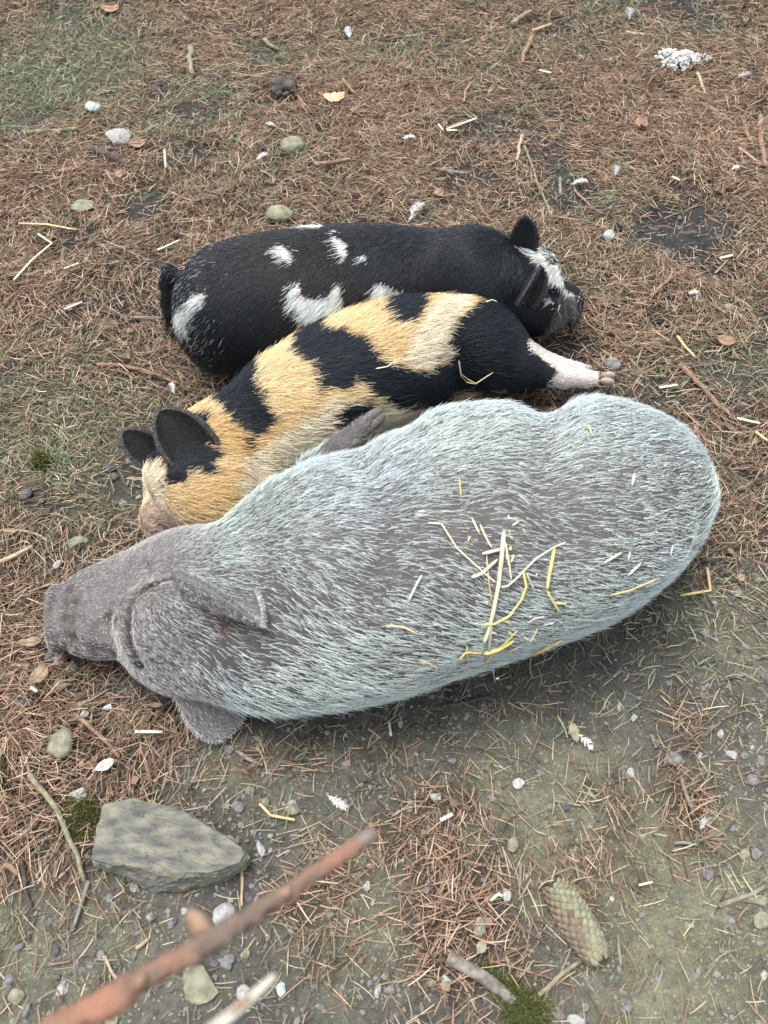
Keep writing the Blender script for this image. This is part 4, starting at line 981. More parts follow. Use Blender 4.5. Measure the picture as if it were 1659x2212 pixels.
# pebbles nobody could tell apart, each still its own piece
def clear_of_pigs(x, y):
    for pg in (PIG_BIG, PIG_GINGER, PIG_BLACK):
        h = pg.bvh.ray_cast(Vector((x, y, 1.)), Vector((0, 0, -1)))[0]
        if h is not None and h.z > .01: return False
    return True
peb = [stone_mesh(900+i, .5+.3*(i % 2), ICO2) for i in range(6)]
mats = ['stone_grey', 'stone_pale', 'stone_dark', 'stone_olive', 'stone_grey', 'stone_olive']
for me, mt in zip(peb, mats): me.materials.append(M[mt])
cnt = 0
for (x, y) in scatter(900, grav):
    if cnt >= 210: break
    if abs(x) > .60+.26*max(y, 0) or y < -.05 or y > 2.8: continue
    if not clear_of_pigs(x, y): continue
    k = random.randrange(6); r = .0045+.0065*random.random()**1.8
    o = bpy.data.objects.new('pebble', peb[k]); COL.objects.link(o)
    o.scale = (r, r*random.uniform(.6, 1), r*random.uniform(.45, .7)); o.location = (x, y, gz(x, y)+.003)
    o.rotation_euler = (random.uniform(-.3, .3), random.uniform(-.3, .3), random.uniform(0, 6.28))
    tag(o, 'small loose pebble among the many strewn over bare earth', 'pebble', 'small pebbles strewn on the earth'); cnt += 1

# earth clods
def clod(px, py, rx, ry, label, seed, mat='clod', n=26):
    p = on(px, py); m = mpp(px, py); rg = np.random.default_rng(seed); Vs = []; Fs = []; off = 0
    for i in range(n):
        a = rg.uniform(0, 6.28); q = rg.random()**.5; s = rg.uniform(.22, .45)*(1.15-.5*q)
        V = ICO2[0]*(1+.22*fbm(ICO2[0]*2+i, seed+i))[:, None]*s*np.array([rx*m, rx*m*.9, rx*m*.8])
        Vs.append(V+np.array([math.cos(a)*q*rx*m*.8, math.sin(a)*q*ry*m/.85*.8, rx*m*.28*(1-q*q)])); Fs.append(ICO2[1]+off); off += len(V)
    o = mesh_obj('earth_clod', np.concatenate(Vs), np.concatenate(Fs), mat); o.location = p+Vector((0, 0, litter_lift(px, py)))
    tag(o, label, 'clod'); return o
clod(617, 200, 36, 32, 'large crumbly dark clod of earth far behind the pigs', 3)
clod(340, 195, 20, 18, 'smaller dark clod of earth in the upper left', 5)
clod(1415, 690, 12, 26, 'narrow black crumbly clod right of the black pig\'s snout', 8)

# crumbly white lump
def white_lump():
    p = on(1464, 146); m = mpp(1464, 146); rg = np.random.default_rng(4); Vs = []; Fs = []; off = 0
    for i in range(330):
        a = rg.uniform(0, 6.28); q = rg.random()**.5; s = rg.uniform(1.6, 5.2)*m
        V = ICO2[0]*(1+.6*fbm(ICO2[0]*2.4+i*3.1, i))[:, None]*s*rg.uniform(.6, 1.3, 3)
        ir = 1+.28*math.sin(a*3+1)+.16*math.sin(a*7)
        Vs.append(V+np.array([math.cos(a)*q*ir*50*m, math.sin(a)*q*ir*29*m, (9*(1-q*q)+rg.uniform(0, 3))*m*1.6])); Fs.append(ICO2[1]+off); off += len(V)
    o = mesh_obj('crumbled_bread', np.concatenate(Vs), np.concatenate(Fs), 'crumb'); o.location = p+Vector((0, 0, .018))
    tag(o, 'crumbly white heap in the needles, upper right', 'crumbs')
white_lump()

# ------------------------------------------------------------------ sticks, twigs and straws
def smooth_path(P, n):
    P = np.array(P, float)
    if len(P) == 2: return P[0]+(P[1]-P[0])*np.linspace(0, 1, n)[:, None]
    d = np.concatenate([[0], np.cumsum(np.linalg.norm(np.diff(P, axis=0), axis=1))]); t = np.linspace(0, d[-1], n)
    Q = np.stack([np.interp(t, d, P[:, i]) for i in range(3)], 1)
    for _ in range(max(1, n//10)): Q[1:-1] = .25*Q[:-2]+.5*Q[1:-1]+.25*Q[2:]
    return Q
def tube_geo(Q, R, seg=9, flat=1.0, rough=.12, seed=0, up=(0, 0, 1)):
    n = len(Q); T_ = norm(np.gradient(Q, axis=0)); upv = np.array(up, float)
    S = norm(np.cross(T_, upv+1e-6)); U = np.cross(S, T_)
    a = np.linspace(0, 2*np.pi, seg, endpoint=False)
    rr = np.asarray(R)[:, None]*(1+rough*vnoise(np.stack([np.repeat(np.arange(n)*.7, seg), np.tile(np.cos(a)*1.5, n), np.tile(np.sin(a)*1.5, n)], 1)+seed*3.3, seed).reshape(n, seg))
    V = Q[:, None]+S[:, None]*(rr*np.cos(a))[..., None]+U[:, None]*(rr*np.sin(a)*flat)[..., None]
    V = V.reshape(-1, 3); Fs = []
    for i in range(n-1):
        for j in range(seg):
            k = (j+1) % seg; Fs.append((i*seg+j, i*seg+k, (i+1)*seg+k, (i+1)*seg+j))
    Fs.append(tuple(range(seg))[::-1]); Fs.append(tuple((n-1)*seg+j for j in range(seg)))
    return V, Fs
def twig(pts, r, mat, label, name='twig', cat='twig', taper=.75, wob=.6, lift=0., ends='cut', seed=0, group=None, stub=False):
    """pts: image pixels of the piece as it lies on the earth; r in image pixels"""
    m = mpp(*pts[len(pts)//2]); R = r*m
    P = []
    for (px, py) in pts:
        q = on(px, py, R*.8+lift+.002+litter_lift(px, py, .022)); P.append(tuple(q))
    L = np.linalg.norm(np.diff(np.array(P), axis=0), axis=1).sum(); n = max(8, min(40, int(L/.008)))
    Q = smooth_path(P, n)
    Q = Q+wob*R*np.stack([vnoise(np.stack([np.arange(n)*.35, np.full(n, seed*1.7), np.full(n, k*9.1)], 1), seed+k) for k in range(3)], 1)*np.array([1, 1, .35])
    Rr = R*np.linspace(1, taper, n)
    o_ = P[0]
    V, Fs = tube_geo(Q-np.array(o_), Rr, seed=seed)
    o = mesh_obj(name, V, Fs, mat); o.location = o_; tag(o, label, cat, group)
    if ends == 'cut' and r >= 4.5:                      # pale broken end
        for e, nx in ((0, 1), (n-1, n-2)):
            d = norm((Q[e]-Q[nx])[None])[0]; q = Q[e]-np.array(o_)
            Vc, Fcx = tube_geo(np.stack([q-d*R*.1, q+d*R*.18]), np.array([Rr[e]*.86, Rr[e]*.7]), seed=seed+5)
            mesh_obj('broken_end', Vc, Fcx, 'cut', parent=o)
    if stub:                                             # a side stub
        i = int(n*.55); d = norm((Q[i+1]-Q[i])[None])[0]; s_ = np.array([-d[1], d[0], .5]); q = Q[i]-np.array(o_)
        Vc, Fcx = tube_geo(np.stack([q, q+s_*R*1.6, q+s_*R*2.6+d*R]), np.array([R*.6, R*.5, R*.35]), seed=seed+9)
        mesh_obj('side_stub', Vc, Fcx, mat, parent=o)
    return o
TW = [
 ([(415, 103), (412, 130), (419, 162)], 6.5, 'twig_olive', 'thick grey-green stub of branch standing out at the top, left of centre', 1),
 ([(59, 287), (165, 279)], 5.5, 'twig_olive', 'straight olive stick with cut ends at the upper left', 0),
 ([(678, 357), (757, 345)], 5.5, 'twig_brown', 'short brown stick right of the egg-shaped stone', 0),
 ([(570, 84), (582, 97), (602, 108)], 4.5, 'twig_olive', 'short bent greenish stick near the top middle', 0),
 ([(655, 424), (672, 444), (692, 462)], 3.5, 'twig_brown', 'thin brown twig just above the black pig\'s back', 0),
 ([(740, 168), (752, 188), (771, 202)], 4, 'twig_brown', 'curved brown twig near the tan leaf', 0),
 ([(566, 369), (597, 389)], 3.5, 'twig_brown', 'little brown twig under the white curled bit', 0),
 ([(230, 368), (247, 396)], 3.5, 'twig_olive', 'little olive twig below the pale cracked rock', 0),
 ([(194, 320), (222, 333), (262, 348)], 8, 'twig_dark', 'dark splintered wood under the pale cracked rock', 0),
 ([(45, 327), (110, 326)], 3.5, 'twig_brown', 'thin reddish twig below the olive stick at the left', 0),
 ([(125, 370), (175, 362)], 4.5, 'twig_brown', 'stubby brown twig at the left among dense needles', 0),
 ([(1150, 80), (1138, 106), (1125, 136)], 5.5, 'twig_brown', 'brown stick pointing down near the top, right of centre', 0),
 ([(1148, 67), (1192, 52)], 4, 'twig_tan', 'tan splinter above the brown stick near the top', 0),
 ([(1108, 51), (1147, 22)], 5.5, 'twig_olive', 'mossy green stick near the top edge, right of centre', 0),
 ([(1351, 72), (1394, 75)], 4.5, 'twig_tan', 'tan stick below the grey woolly tuft at the top', 0),
 ([(952, 366), (978, 371), (1006, 375)], 4.5, 'twig_grey', 'grey weathered stick behind the black pig\'s shoulder', 0),
 ([(1129, 294), (1122, 318), (1115, 346)], 4, 'twig_tan', 'pale peeled stick meeting the long thin twig', 0),
 ([(1131, 315), (1150, 362), (1168, 412), (1190, 466)], 3, 'twig_olive', 'long thin twig running down to the black pig\'s far ear', 0),
 ([(1190, 467), (1228, 473), (1268, 477)], 3, 'twig_brown', 'thin twig lying level right of the long one by the ear', 0),
 ([(1240, 410), (1262, 432), (1283, 452)], 3, 'twig_brown', 'small slanting twig under the white tuft', 0),
 ([(1210, 384), (1212, 421)], 4.5, 'twig_grey', 'short upright grey stub beside the slanting twig', 0),
 ([(1325, 473), (1352, 497), (1381, 524)], 3.5, 'twig_dark', 'dark twig slanting into the bare patch right of the black pig', 0),
 ([(1642, 250), (1645, 300), (1652, 357)], 6.5, 'twig_brown', 'stout brown stick upright at the right edge', 0),
 ([(1600, 254), (1614, 282), (1626, 311)], 4.5, 'twig_brown', 'thinner brown stick left of the stout one at the right', 0),
 ([(1594, 319), (1628, 344), (1668, 370)], 3, 'twig_tan', 'tan thin twig leaving the right edge', 0),
 ([(1507, 158), (1514, 180), (1523, 204)], 3.5, 'twig_tan', 'tan twig hanging down from the white heap', 0),
 ([(1003, 221), (1003, 198), (1017, 177)], 2.4, 'twig_tan', 'hooked pale twig above the dense brown needles', 0),
 ([(1470, 787), (1492, 812), (1528, 850), (1575, 896)], 6, 'twig_brown', 'brown branch with dark end slanting right of the white trotter', 1),
 ([(1408, 642), (1432, 614), (1470, 586)], 4.5, 'twig_brown', 'crooked brown twig right of the black pig\'s snout', 1),
 ([(1545, 592), (1572, 560)], 3, 'twig_olive', 'olive twig beside the dark bare patch at the right', 0),
 ([(212, 786), (270, 790), (330, 806), (388, 831)], 4.5, 'twig_brown', 'long bowed twig left of the ginger pig\'s shoulder', 0),
 ([(290, 687), (352, 686)], 4, 'twig_grey', 'grey twig pointing at the black pig\'s tail', 0),
 ([(98, 1215), (97, 1250)], 3.5, 'twig_grey', 'short upright grey twig above the pale pig\'s snout', 0),
 ([(-6, 1217), (30, 1202), (70, 1181)], 5.5, 'twig_tan', 'tan stick entering from the left edge above the snout', 0),
 ([(8, 1147), (55, 1147), (86, 1155), (104, 1170)], 3.2, 'twig_tan', 'thin bowed tan twig at the left edge', 0),
 ([(160, 1541), (200, 1576), (238, 1611), (258, 1637)], 5, 'twig_brown', 'slanting grey-brown twig with curled end, lower left', 0),
 ([(55, 1629), (66, 1676)], 4, 'twig_brown', 'short upper piece of twig above the long bowed stick', 0),
 ([(65, 1676), (107, 1725), (135, 1781), (160, 1836), (182, 1902)], 6.5, 'twig_olive', 'long bowed grey stick left of the slab', 0),
 ([(521, 1867), (523, 1925), (523, 1957)], 3.6, 'twig_tan', 'pale thin stick leaning at the slab\'s right end', 0),
 ([(190, 1903), (176, 1950), (158, 2006)], 5, 'twig_grey', 'grey stick below the long bowed one', 0),
 ([(45, 1854), (50, 1905), (71, 1962)], 5, 'twig_dark', 'dark stick at the left edge beside the bowed one', 0),
 ([(15, 1866), (40, 1886)], 7, 'twig_brown', 'stubby brown stick at the left edge', 0),
 ([(122, 1858), (117, 1902)], 4, 'twig_brown', 'short brown twig left of the slab', 0),
 ([(510, 1624), (536, 1638), (566, 1652)], 5, 'twig_grey', 'grey twig below the pale pig\'s jaw, on dusty earth', 0),
 ([(226, 2066), (236, 2092), (252, 2112)], 4, 'twig_tan', 'small tan twig behind the thick end of the blurred branch', 0),
 ([(294, 2048), (322, 2031)], 5, 'twig_tan', 'tan chip above the blurred branch', 0),
 ([(102, 2086), (151, 2076)], 3, 'twig_brown', 'thin brown twig in the lower left dust', 0),
 ([(1472, 1680), (1482, 1718), (1497, 1760)], 4.5, 'twig_grey', 'grey-brown twig standing over the needles, lower right', 0),
 ([(1456, 1821), (1508, 1824)], 4, 'twig_grey', 'short level grey twig, lower right', 0),
 ([(1149, 2160), (1200, 2118), (1256, 2074)], 6, 'twig_olive', 'olive stick between the mossy log and the cone', 0),
 ([(852, 1558), (848, 1636)], 4, 'twig_dark', 'dark upright twig below the middle of the pale pig', 0),
 ([(1406, 1588), (1418, 1616)], 4, 'twig_grey', 'stubby grey twig above the broad grey stone', 0),
 ([(1199, 1731), (1256, 1740)], 3, 'twig_olive', 'thin olive twig level on the dust', 0),
 ([(1350, 1903), (1386, 1931)], 3.5, 'twig_dark', 'dark slanting twig right of the cone', 0),
 ([(1063, 2075), (1140, 2098), (1246, 2132)], 2.4, 'twig_brown', 'long thin orange-brown stem over the mossy log', 0),
 ([(1125, 1868), (1122, 1921)], 3.5, 'twig_grey', 'thin grey twig above the cone\'s left', 0),
 ([(1336, 2018), (1341, 2086)], 4, 'twig_grey', 'grey twig upright on the dust right of the cone', 0),
 ([(1552, 1958), (1600, 1938), (1650, 1916)], 6, 'twig_grey', 'weathered grey stick by the olive rocks at the right edge', 0),
 ([(1513, 1209), (1548, 1212)], 4, 'twig_dark', 'dark stub beside the pale pig\'s rump', 0),
 ([(960, 1526), (1010, 1516), (1060, 1505)], 5, 'twig_dark', 'dark twig pressed along under the pale pig\'s flank', 0),
]
for i, (pts, r, mt, lb, sb) in enumerate(TW):
    twig(pts, r, mt, lb, 'stick' if r > 5 else 'twig', 'stick' if r > 5 else 'twig', seed=i, stub=bool(sb))

def straw_geo(Q, R, seed=0): return tube_geo(Q, R, 6, .28, .10, seed)
def straw_ground(pts, r, mat, label, seed):
    m = mpp(*pts[0]); P = [tuple(on(px, py, r*m*.6+.010+litter_lift(px, py, .024))) for px, py in pts]
    Q = []
    for a, b in zip(P[:-1], P[1:]): Q += [np.array(a)+(np.array(b)-np.array(a))*t for t in np.linspace(0, 1, 5)[:-1]]
    Q = np.array(Q+[np.array(P[-1])]); o_ = Q[0].copy()
    V, Fs = straw_geo(Q-o_, np.full(len(Q), r*m), seed); o = mesh_obj('straw', V, Fs, mat); o.location = o_
    tag(o, label, 'straw', 'straws lying on the ground'); return o
SG = [
 ([(40, 482), (100, 484), (165, 496)], 2.4, 'straw_tan', 'long pale straw at the left edge, level, amid dense needles'),
 ([(30, 604), (70, 560), (112, 525)], 2.6, 'straw_pale', 'long pale straw slanting at the left edge'),
 ([(82, 505), (112, 525)], 2.4, 'straw_pale', 'short pale straw meeting the slanting one at the left'),
 ([(355, 322), (358, 362)], 2.2, 'straw_white', 'thin upright white straw behind and left of the pigs'),
 ([(947, 268), (958, 282)], 2.6, 'straw_white', 'tiny white straw left end of a pair behind the pigs'),
 ([(965, 278), (1030, 255)], 2.6, 'straw_pale', 'slanting pale straw behind the pigs'),
 ([(965, 281), (988, 281)], 3, 'straw_white', 'short thick white straw behind the pigs'),
 ([(1165, 151), (1191, 157)], 3, 'straw_pale', 'pale straw bit near the top, right of centre'),
 ([(1555, 557), (1583, 551)], 3.2, 'straw_pale', 'pale straw bit by the bare patch at the right'),
 ([(1452, 381), (1469, 389)], 3, 'straw_pale', 'short pale straw bit above the bare patch'),
 ([(1424, 837), (1464, 831)], 3, 'straw_pale', 'pale straw above the pale pig\'s rump'),
 ([(1463, 725), (1480, 748), (1501, 770)], 3, 'straw_tan', 'tan kinked straw left of the slanting branch'),
 ([(1592, 903), (1642, 914)], 3.4, 'straw_pale', 'pale straw at the right edge above the pale pig'),
 ([(1632, 932), (1659, 952)], 3.4, 'straw_tan', 'tan straw leaving the right edge'),
 ([(138, 668), (178, 652)], 2.6, 'straw_white', 'white straw left of the black pig\'s rump'),
 ([(138, 580), (170, 568)], 2.4, 'straw_pale', 'pale short straw left of the black pig'),
 ([(340, 540), (388, 518)], 2.2, 'straw_pale', 'pale straw just above the black pig\'s rump'),
 ([(66, 1484), (80, 1494)], 3.6, 'straw_white', 'stubby white straw at the left below the snout'),
 ([(291, 1580), (352, 1581)], 3.6, 'straw_white', 'straight white straw below the pale pig\'s jaw'),
 ([(585, 1761), (637, 1771)], 3.2, 'straw_tan', 'tan straw right of the slab'),
 ([(560, 1735), (585, 1762)], 3, 'straw_tan', 'short curved tan straw joining the one right of the slab'),
 ([(840, 1557), (845, 1590)], 2.8, 'straw_white', 'white straw beside the dark upright twig'),
 ([(951, 1772), (978, 1758)], 4.4, 'straw_white', 'thick white straw chip on the dust below the pale pig'),
 ([(1470, 1286), (1535, 1275), (1528, 1226)], 3.4, 'straw_tan', 'bent tan straw beside the pale pig\'s rump'),
 ([(1060, 1945), (1078, 1930), (1085, 1936)], 3, 'straw_pale', 'bent pale straw left of the cone'),
 ([(1380, 1912), (1410, 1905)], 2.4, 'straw_pale', 'pale straw in the dust right of the cone'),
 ([(440, 1775), (458, 1800)], 2.2, 'straw_pale', 'fine pale straw at the slab\'s upper edge'),
]
for i, (pts, r, mt, lb) in enumerate(SG): straw_ground(pts, r, mt, lb, i)
def straw_on(pig, pts, r, mat, label, seed, rise=.007, group='straws lying on the pale pig', cat='straw', split=False):
    P = []
    for (px, py) in pts:
        h, nn, _, _ = pig.bvh.ray_cast(Vector((0, 0, CAM_H)), ray(px, py).normalized())
        if h is None: h = at(px, py, .2); nn = Vector((0, 0, 1))
        P.append(np.array(h+nn*rise))
    m = (CAM_H-P[0][2])/SP/1841.0*1.02
    Q = []
    for a, b in zip(P[:-1], P[1:]): Q += [a+(b-a)*t for t in np.linspace(0, 1, 5)[:-1]]
    Q = np.array(Q+[P[-1]])
    n = len(Q)
    o_ = Q[0].copy()
    V, Fs = straw_geo(Q-o_, 1.1*r*m*np.concatenate([[.35], np.linspace(1, .9, n-2), [.25]]), seed); o = mesh_obj('straw', V, Fs, mat); o.location = o_
    tag(o, label, cat, group); return o
C4 = lambda *p: [(985+x*.1771, 1123+y*.1771) for x, y in p]
SP_ = [
 (C4((575, 140), (545, 500), (505, 800), (440, 1100), (385, 1310), (320, 1480)), 4.2, 'straw_pale', 'longest and broadest pale straw on the pale pig\'s back'),
 (C4((415, 1280), (400, 1400), (385, 1570)), 3.0, 'straw_white', 'white straw forking from the lower end of the longest straw'),
 (C4((590, 280), (640, 550), (665, 735)), 1.8, 'straw_pale', 'thin pale straw just right of the longest straw'),
 (C4((1172, 360), (1135, 560), (1105, 710), (1090, 840)), 3.4, 'straw', 'upright golden straw right of the straw heap'),
 (C4((1090, 850), (1165, 970), (1245, 1100)), 2.8, 'straw', 'golden straw slanting below the upright golden one'),
 (C4((1180, 980), (1330, 992)), 1.8, 'straw', 'short level golden straw at the foot of the upright one'),
 (C4((535, 812), (620, 790), (720, 710), (950, 480), (1180, 350), (1335, 288)), 1.9, 'straw_white', 'long thin curving straw reaching up to the golden one'),
 (C4((800, 610), (842, 800), (785, 950), (640, 1140), (460, 1232), (300, 1246)), 2.5, 'straw', 'long bent golden straw right of the longest straw'),
 (C4((845, 650), (940, 855)), 1.5, 'straw_white', 'short thin white straw above the bent golden one'),
 (C4((310, 420), (560, 358)), 3.6, 'straw_pale', 'broad pale straw crossing the top of the heap'),
 (C4((180, 697), (300, 655), (500, 480)), 3.2, 'straw_pale', 'bent pale straw on the left of the heap'),
 (C4((320, 1590), (500, 1532), (685, 1425)), 4.6, 'straw', 'broad golden straw at the bottom of the heap'),
 (C4((330, 1755), (345, 1680), (520, 1520), (725, 1318)), 1.8, 'straw', 'thin golden straw curling below the heap'),
 (C4((880, 1612), (1285, 1492)), 3.4, 'straw', 'golden straw alone at the lower edge of the back'),
 (C4((1150, 1290), (1172, 1462), (1292, 1470)), 2.0, 'straw_pale', 'elbow-shaped pale straw right of the heap'),
 (C4((810, 1385), (892, 1432), (972, 1290)), 1.9, 'straw_pale', 'small V-shaped pale straw below the heap'),
 (C4((-340, 60), (-180, 70), (0, 350), (330, 640), (480, 762)), 1.7, 'straw_pale', 'long thin straw trailing left from the heap'),
 (C4((20, 1662), (110, 1570), (310, 1582)), 2.4, 'straw_tan', 'tan bent straw at the lower left of the heap'),
 (C4((120, 1500), (128, 1682)), 2.4, 'straw', 'short upright golden straw at the heap\'s lower left'),
 (C4((190, -10), (285, 192)), 2.2, 'straw_pale', 'short pale straw above the heap, left of two'),
 (C4((290, 70), (350, 210), (432, 352)), 2.0, 'straw_pale', 'pale straw above the heap, right of two'),
 (C4((690, 430), (665, 520)), 2.4, 'straw_pale', 'stubby pale straw right of the heap\'s top'),
 (C4((365, 430), (390, 760), (425, 1000)), 1.6, 'straw_tan', 'thin tan straw running down the heap\'s left side'),
 (C4((670, 90), (745, 40)), 2.2, 'straw_pale', 'short pale straw above and right of the heap'),
 (C4((540, 1190), (660, 1230)), 2.0, 'straw', 'small golden straw below the bent golden one'),
 (C4((600, 1570), (780, 1490)), 1.6, 'straw_tan', 'thin tan straw right of the broad golden one'),
 (C4((850, 1225), (940, 1170), (1070, 1140)), 1.6, 'straw_white', 'thin white straw level, right of the heap'),
 (C4((1035, 1250), (1190, 1205)), 1.5, 'straw_white', 'second thin white straw level, farther right'),
 ([(911, 1242), (897, 1268), (883, 1297)], 2.4, 'straw_white', 'lone white straw left of the heap'),
 ([(833, 1348), (870, 1350), (900, 1363)], 2.0, 'straw_tan', 'yellowish straw low on the flank left of the heap'),
 ([(1337, 1192), (1300, 1215)], 2.6, 'straw_pale', 'pale straw right of the golden ones, upper of the pair'),
 ([(1378, 1214), (1349, 1241)], 2.6, 'straw_white', 'white straw towards the rump'),
 ([(1355, 1190), (1350, 1210)], 2.0, 'straw_white', 'tiny white straw above the one towards the rump'),
 ([(1366, 1027), (1360, 1054)], 3.2, 'straw_white', 'white chaff bit high on the haunch'),
 ([(1269, 924), (1277, 947)], 2.6, 'straw', 'small yellow straw near the top of the haunch'),
 ([(1311, 1281), (1360, 1268), (1417, 1243)], 1.9, 'straw_tan', 'thin stalk low on the rump'),
 ([(992, 1036), (996, 1082)], 1.7, 'straw_tan', 'thin upright straw high above the heap'),
 ([(905, 1418), (925, 1425), (946, 1438)], 1.8, 'straw_tan', 'thin straw low on the flank below the heap'),
 ([(1445, 1178), (1440, 1200)], 1.6, 'straw_white', 'tiny straw at the pale pig\'s rump edge'),
 ([(1478, 1158), (1496, 1160)], 2.4, 'straw_white', 'white chaff bit at the rump\'s far right'),
]
for i, (pts, r, mt, lb) in enumerate(SP_): straw_on(PIG_BIG, pts, r, mt, lb, i)
rc = random.Random(5)
for i in range(26):
    px, py = 1075+rc.gauss(0, 55), 1270+rc.gauss(0, 85); a = rc.uniform(0, 6.28); l = rc.uniform(4, 13)
    straw_on(PIG_BIG, [(px, py), (px+math.cos(a)*l*.5, py+math.sin(a)*l*.5), (px+math.cos(a+.2)*l, py+math.sin(a+.2)*l)], rc.uniform(.9, 1.9), rc.choice(['straw', 'straw_tan', 'straw_pale', 'straw_tan']), 'tiny bit of chaff caught in the bristles around the straws', 200+i, .008, 'bits of chaff on the pale pig', 'chaff')
for i in range(18):
    cx, cy, sp = ((244, 1330, 11), (300, 1408, 9), (335, 1262, 9))[i % 3]
    px, py = cx+rc.gauss(0, sp), cy+rc.gauss(0, sp); a = rc.uniform(0, 6.28); l = rc.uniform(4, 10)
    straw_on(PIG_BIG, [(px, py), (px+math.cos(a)*l, py+math.sin(a)*l)], rc.uniform(.7, 1.3), rc.choice(['straw_tan', 'leaf_olive', 'leaf_brown', 'leaf_olive']), 'crumb of litter stuck in the folds of the pale pig\'s face', 260+i, .005, 'crumbs of litter on the pale pig\'s face', 'litter crumb')
straw_on(PIG_GINGER, [(977, 774), (984, 803), (1006, 812), (1030, 815), (1062, 795)], 2.0, 'straw_pale', 'curled straw on the ginger pig\'s black thigh', 71, .016, 'straws lying on the ginger pig')
straw_on(PIG_GINGER, [(984, 800), (1008, 806), (1036, 816)], 1.4, 'straw_tan', 'finer straw beside the curled one on the black thigh', 72, .016, 'straws lying on the ginger pig')
straw_on(PIG_GINGER, [(806, 801), (830, 796), (848, 783)], 1.6, 'straw_pale', 'forked fine straw on the ginger pig\'s side', 73, .018, 'straws lying on the ginger pig')
straw_on(PIG_GINGER, [(1042, 664), (1056, 660), (1066, 664)], 1.5, 'straw_pale', 'tiny straw on the ginger pig\'s rump', 74, .014, 'straws lying on the ginger pig')
straw_on(PIG_BLACK, [(1203, 655), (1200, 668), (1208, 686)], 1.4, 'straw_white', 'thin white straw on the black pig\'s muzzle', 75, .010, 'straws lying on the black pig')

# ------------------------------------------------------------------ leaves and feathers
def sheet_geo(L, W, curl, twist, seed, nu=16, nv=9, jag=.06, prof=None):
    rg = np.random.default_rng(seed); u = np.linspace(0, 1, nu)[:, None]; v = np.linspace(-1, 1, nv)[None]
    wd = W*(np.sin(np.pi*np.clip(u*.96+.02, 0, 1))**.75 if prof is None else prof(u))*(1+jag*rg.normal(size=(nu, 1)))
    X = L*(u-.5)+0*v; Y = wd*v; Z = curl*L*(u-.5)**2*2+.35*curl*W*(v**2)+twist*(u-.5)*v*W+.05*W*rg.normal(size=(nu, nv))
    Pm = np.stack([X, Y, Z], -1); t = .0004
    A = Pm.reshape(-1, 3)+[0, 0, t]; B = Pm.reshape(-1, 3)-[0, 0, t]; n = nu*nv; Fs = []
    for i in range(nu-1):
        for j in range(nv-1):
            a = i*nv+j; Fs.append((a, a+nv, a+nv+1, a+1)); Fs.append((n+a, n+a+1, n+a+nv+1, n+a+nv))
    for i in range(nu-1):
        a = i*nv; Fs.append((a, n+a, n+a+nv, a+nv)); a += nv-1; Fs.append((a, a+nv, n+a+nv, n+a))
    for j in range(nv-1):
        a = (nu-1)*nv+j; Fs.append((a, n+a, n+a+1, a+1)); Fs.append((j, j+1, n+j+1, n+j))
    return np.concatenate([A, B]), Fs
def leaf(px, py, L, W, ang, mat, label, seed, curl=.35, name='dead_leaf', cat='leaf', jag=.08, rise=.011):
    m = mpp(px, py); V, Fs = sheet_geo(2*L*m, W*m/.9, curl, .5, seed, jag=jag)
    o = mesh_obj(name, V, Fs, mat); p = on(px, py); o.location = (p.x, p.y, p.z+rise+litter_lift(px, py, .02)); o.rotation_euler = (.12, -.1, ang)
    Q = np.stack([np.linspace(-L*m*1.25, L*m*.9, 8), np.zeros(8), np.interp(np.linspace(-1.25, .9, 8), np.linspace(-1, 1, 16), V[4:4+16*9:9, 2][:16])+.0006], 1)
    Vr, Fr = tube_geo(Q, np.linspace(.0009, .0004, 8), 6); mesh_obj('midrib', Vr, Fr, mat, parent=o)
    tag(o, label, cat); return o
LV = [
 (722, 232, 26, 13, -.25, 'leaf_tan', 'large tan dead leaf far behind the pigs'),
 (242, 30, 24, 11, -.3, 'leaf_brown', 'brown dead leaf near the top left'),
 (300, 325, 22, 10, -.1, 'leaf_brown', 'brown dead leaf beside the pale cracked rock'),
 (262, 395, 10, 9, .4, 'leaf_brown', 'small reddish leaf left of centre behind the pigs'),
 (1615, 13, 14, 9, .1, 'leaf_yellow', 'yellow leaf in the top right corner'),
 (1380, 286, 18, 13, 1.1, 'leaf_brown', 'curled brown leaf above and right of the black pig'),
 (947, 430, 13, 10, .6, 'leaf_brown', 'brown leaf just behind the black pig\'s shoulder'),
 (1559, 749, 22, 12, -.5, 'leaf_brown', 'brown leaf right of the white trotter'),
 (81, 1402, 27, 9, .1, 'bark_chip', 'tan bark-like leaf left of the pale pig\'s chin'),
 (98, 1472, 24, 15, .9, 'bark_chip', 'broad tan leaf below the pale pig\'s chin'),
 (235, 1659, 22, 10, .5, 'leaf_white', 'white curled dead leaf at the end of the slanting twig'),
 (1237, 1587, 11, 19, .2, 'leaf_olive', 'grey-olive leaf beside the small feather'),
 (1037, 2049, 13, 10, .8, 'leaf_olive', 'olive leaf left of the mossy log'),
 (342, 1531, 18, 4, 0., 'leaf_brown', 'narrow brown husk below the pale pig\'s jaw'),
 (752, 85, 8, 16, .2, 'feather_grey', 'bluish grey scrap near the top middle'),
 (1594, 1255, 10, 7, .3, 'leaf_brown', 'brown leaf right of the pale pig\'s rump'),
]
for i, (px, py, L, W, an, mt, lb) in enumerate(LV): leaf(px, py, L, W, an, mt, lb, i+40)
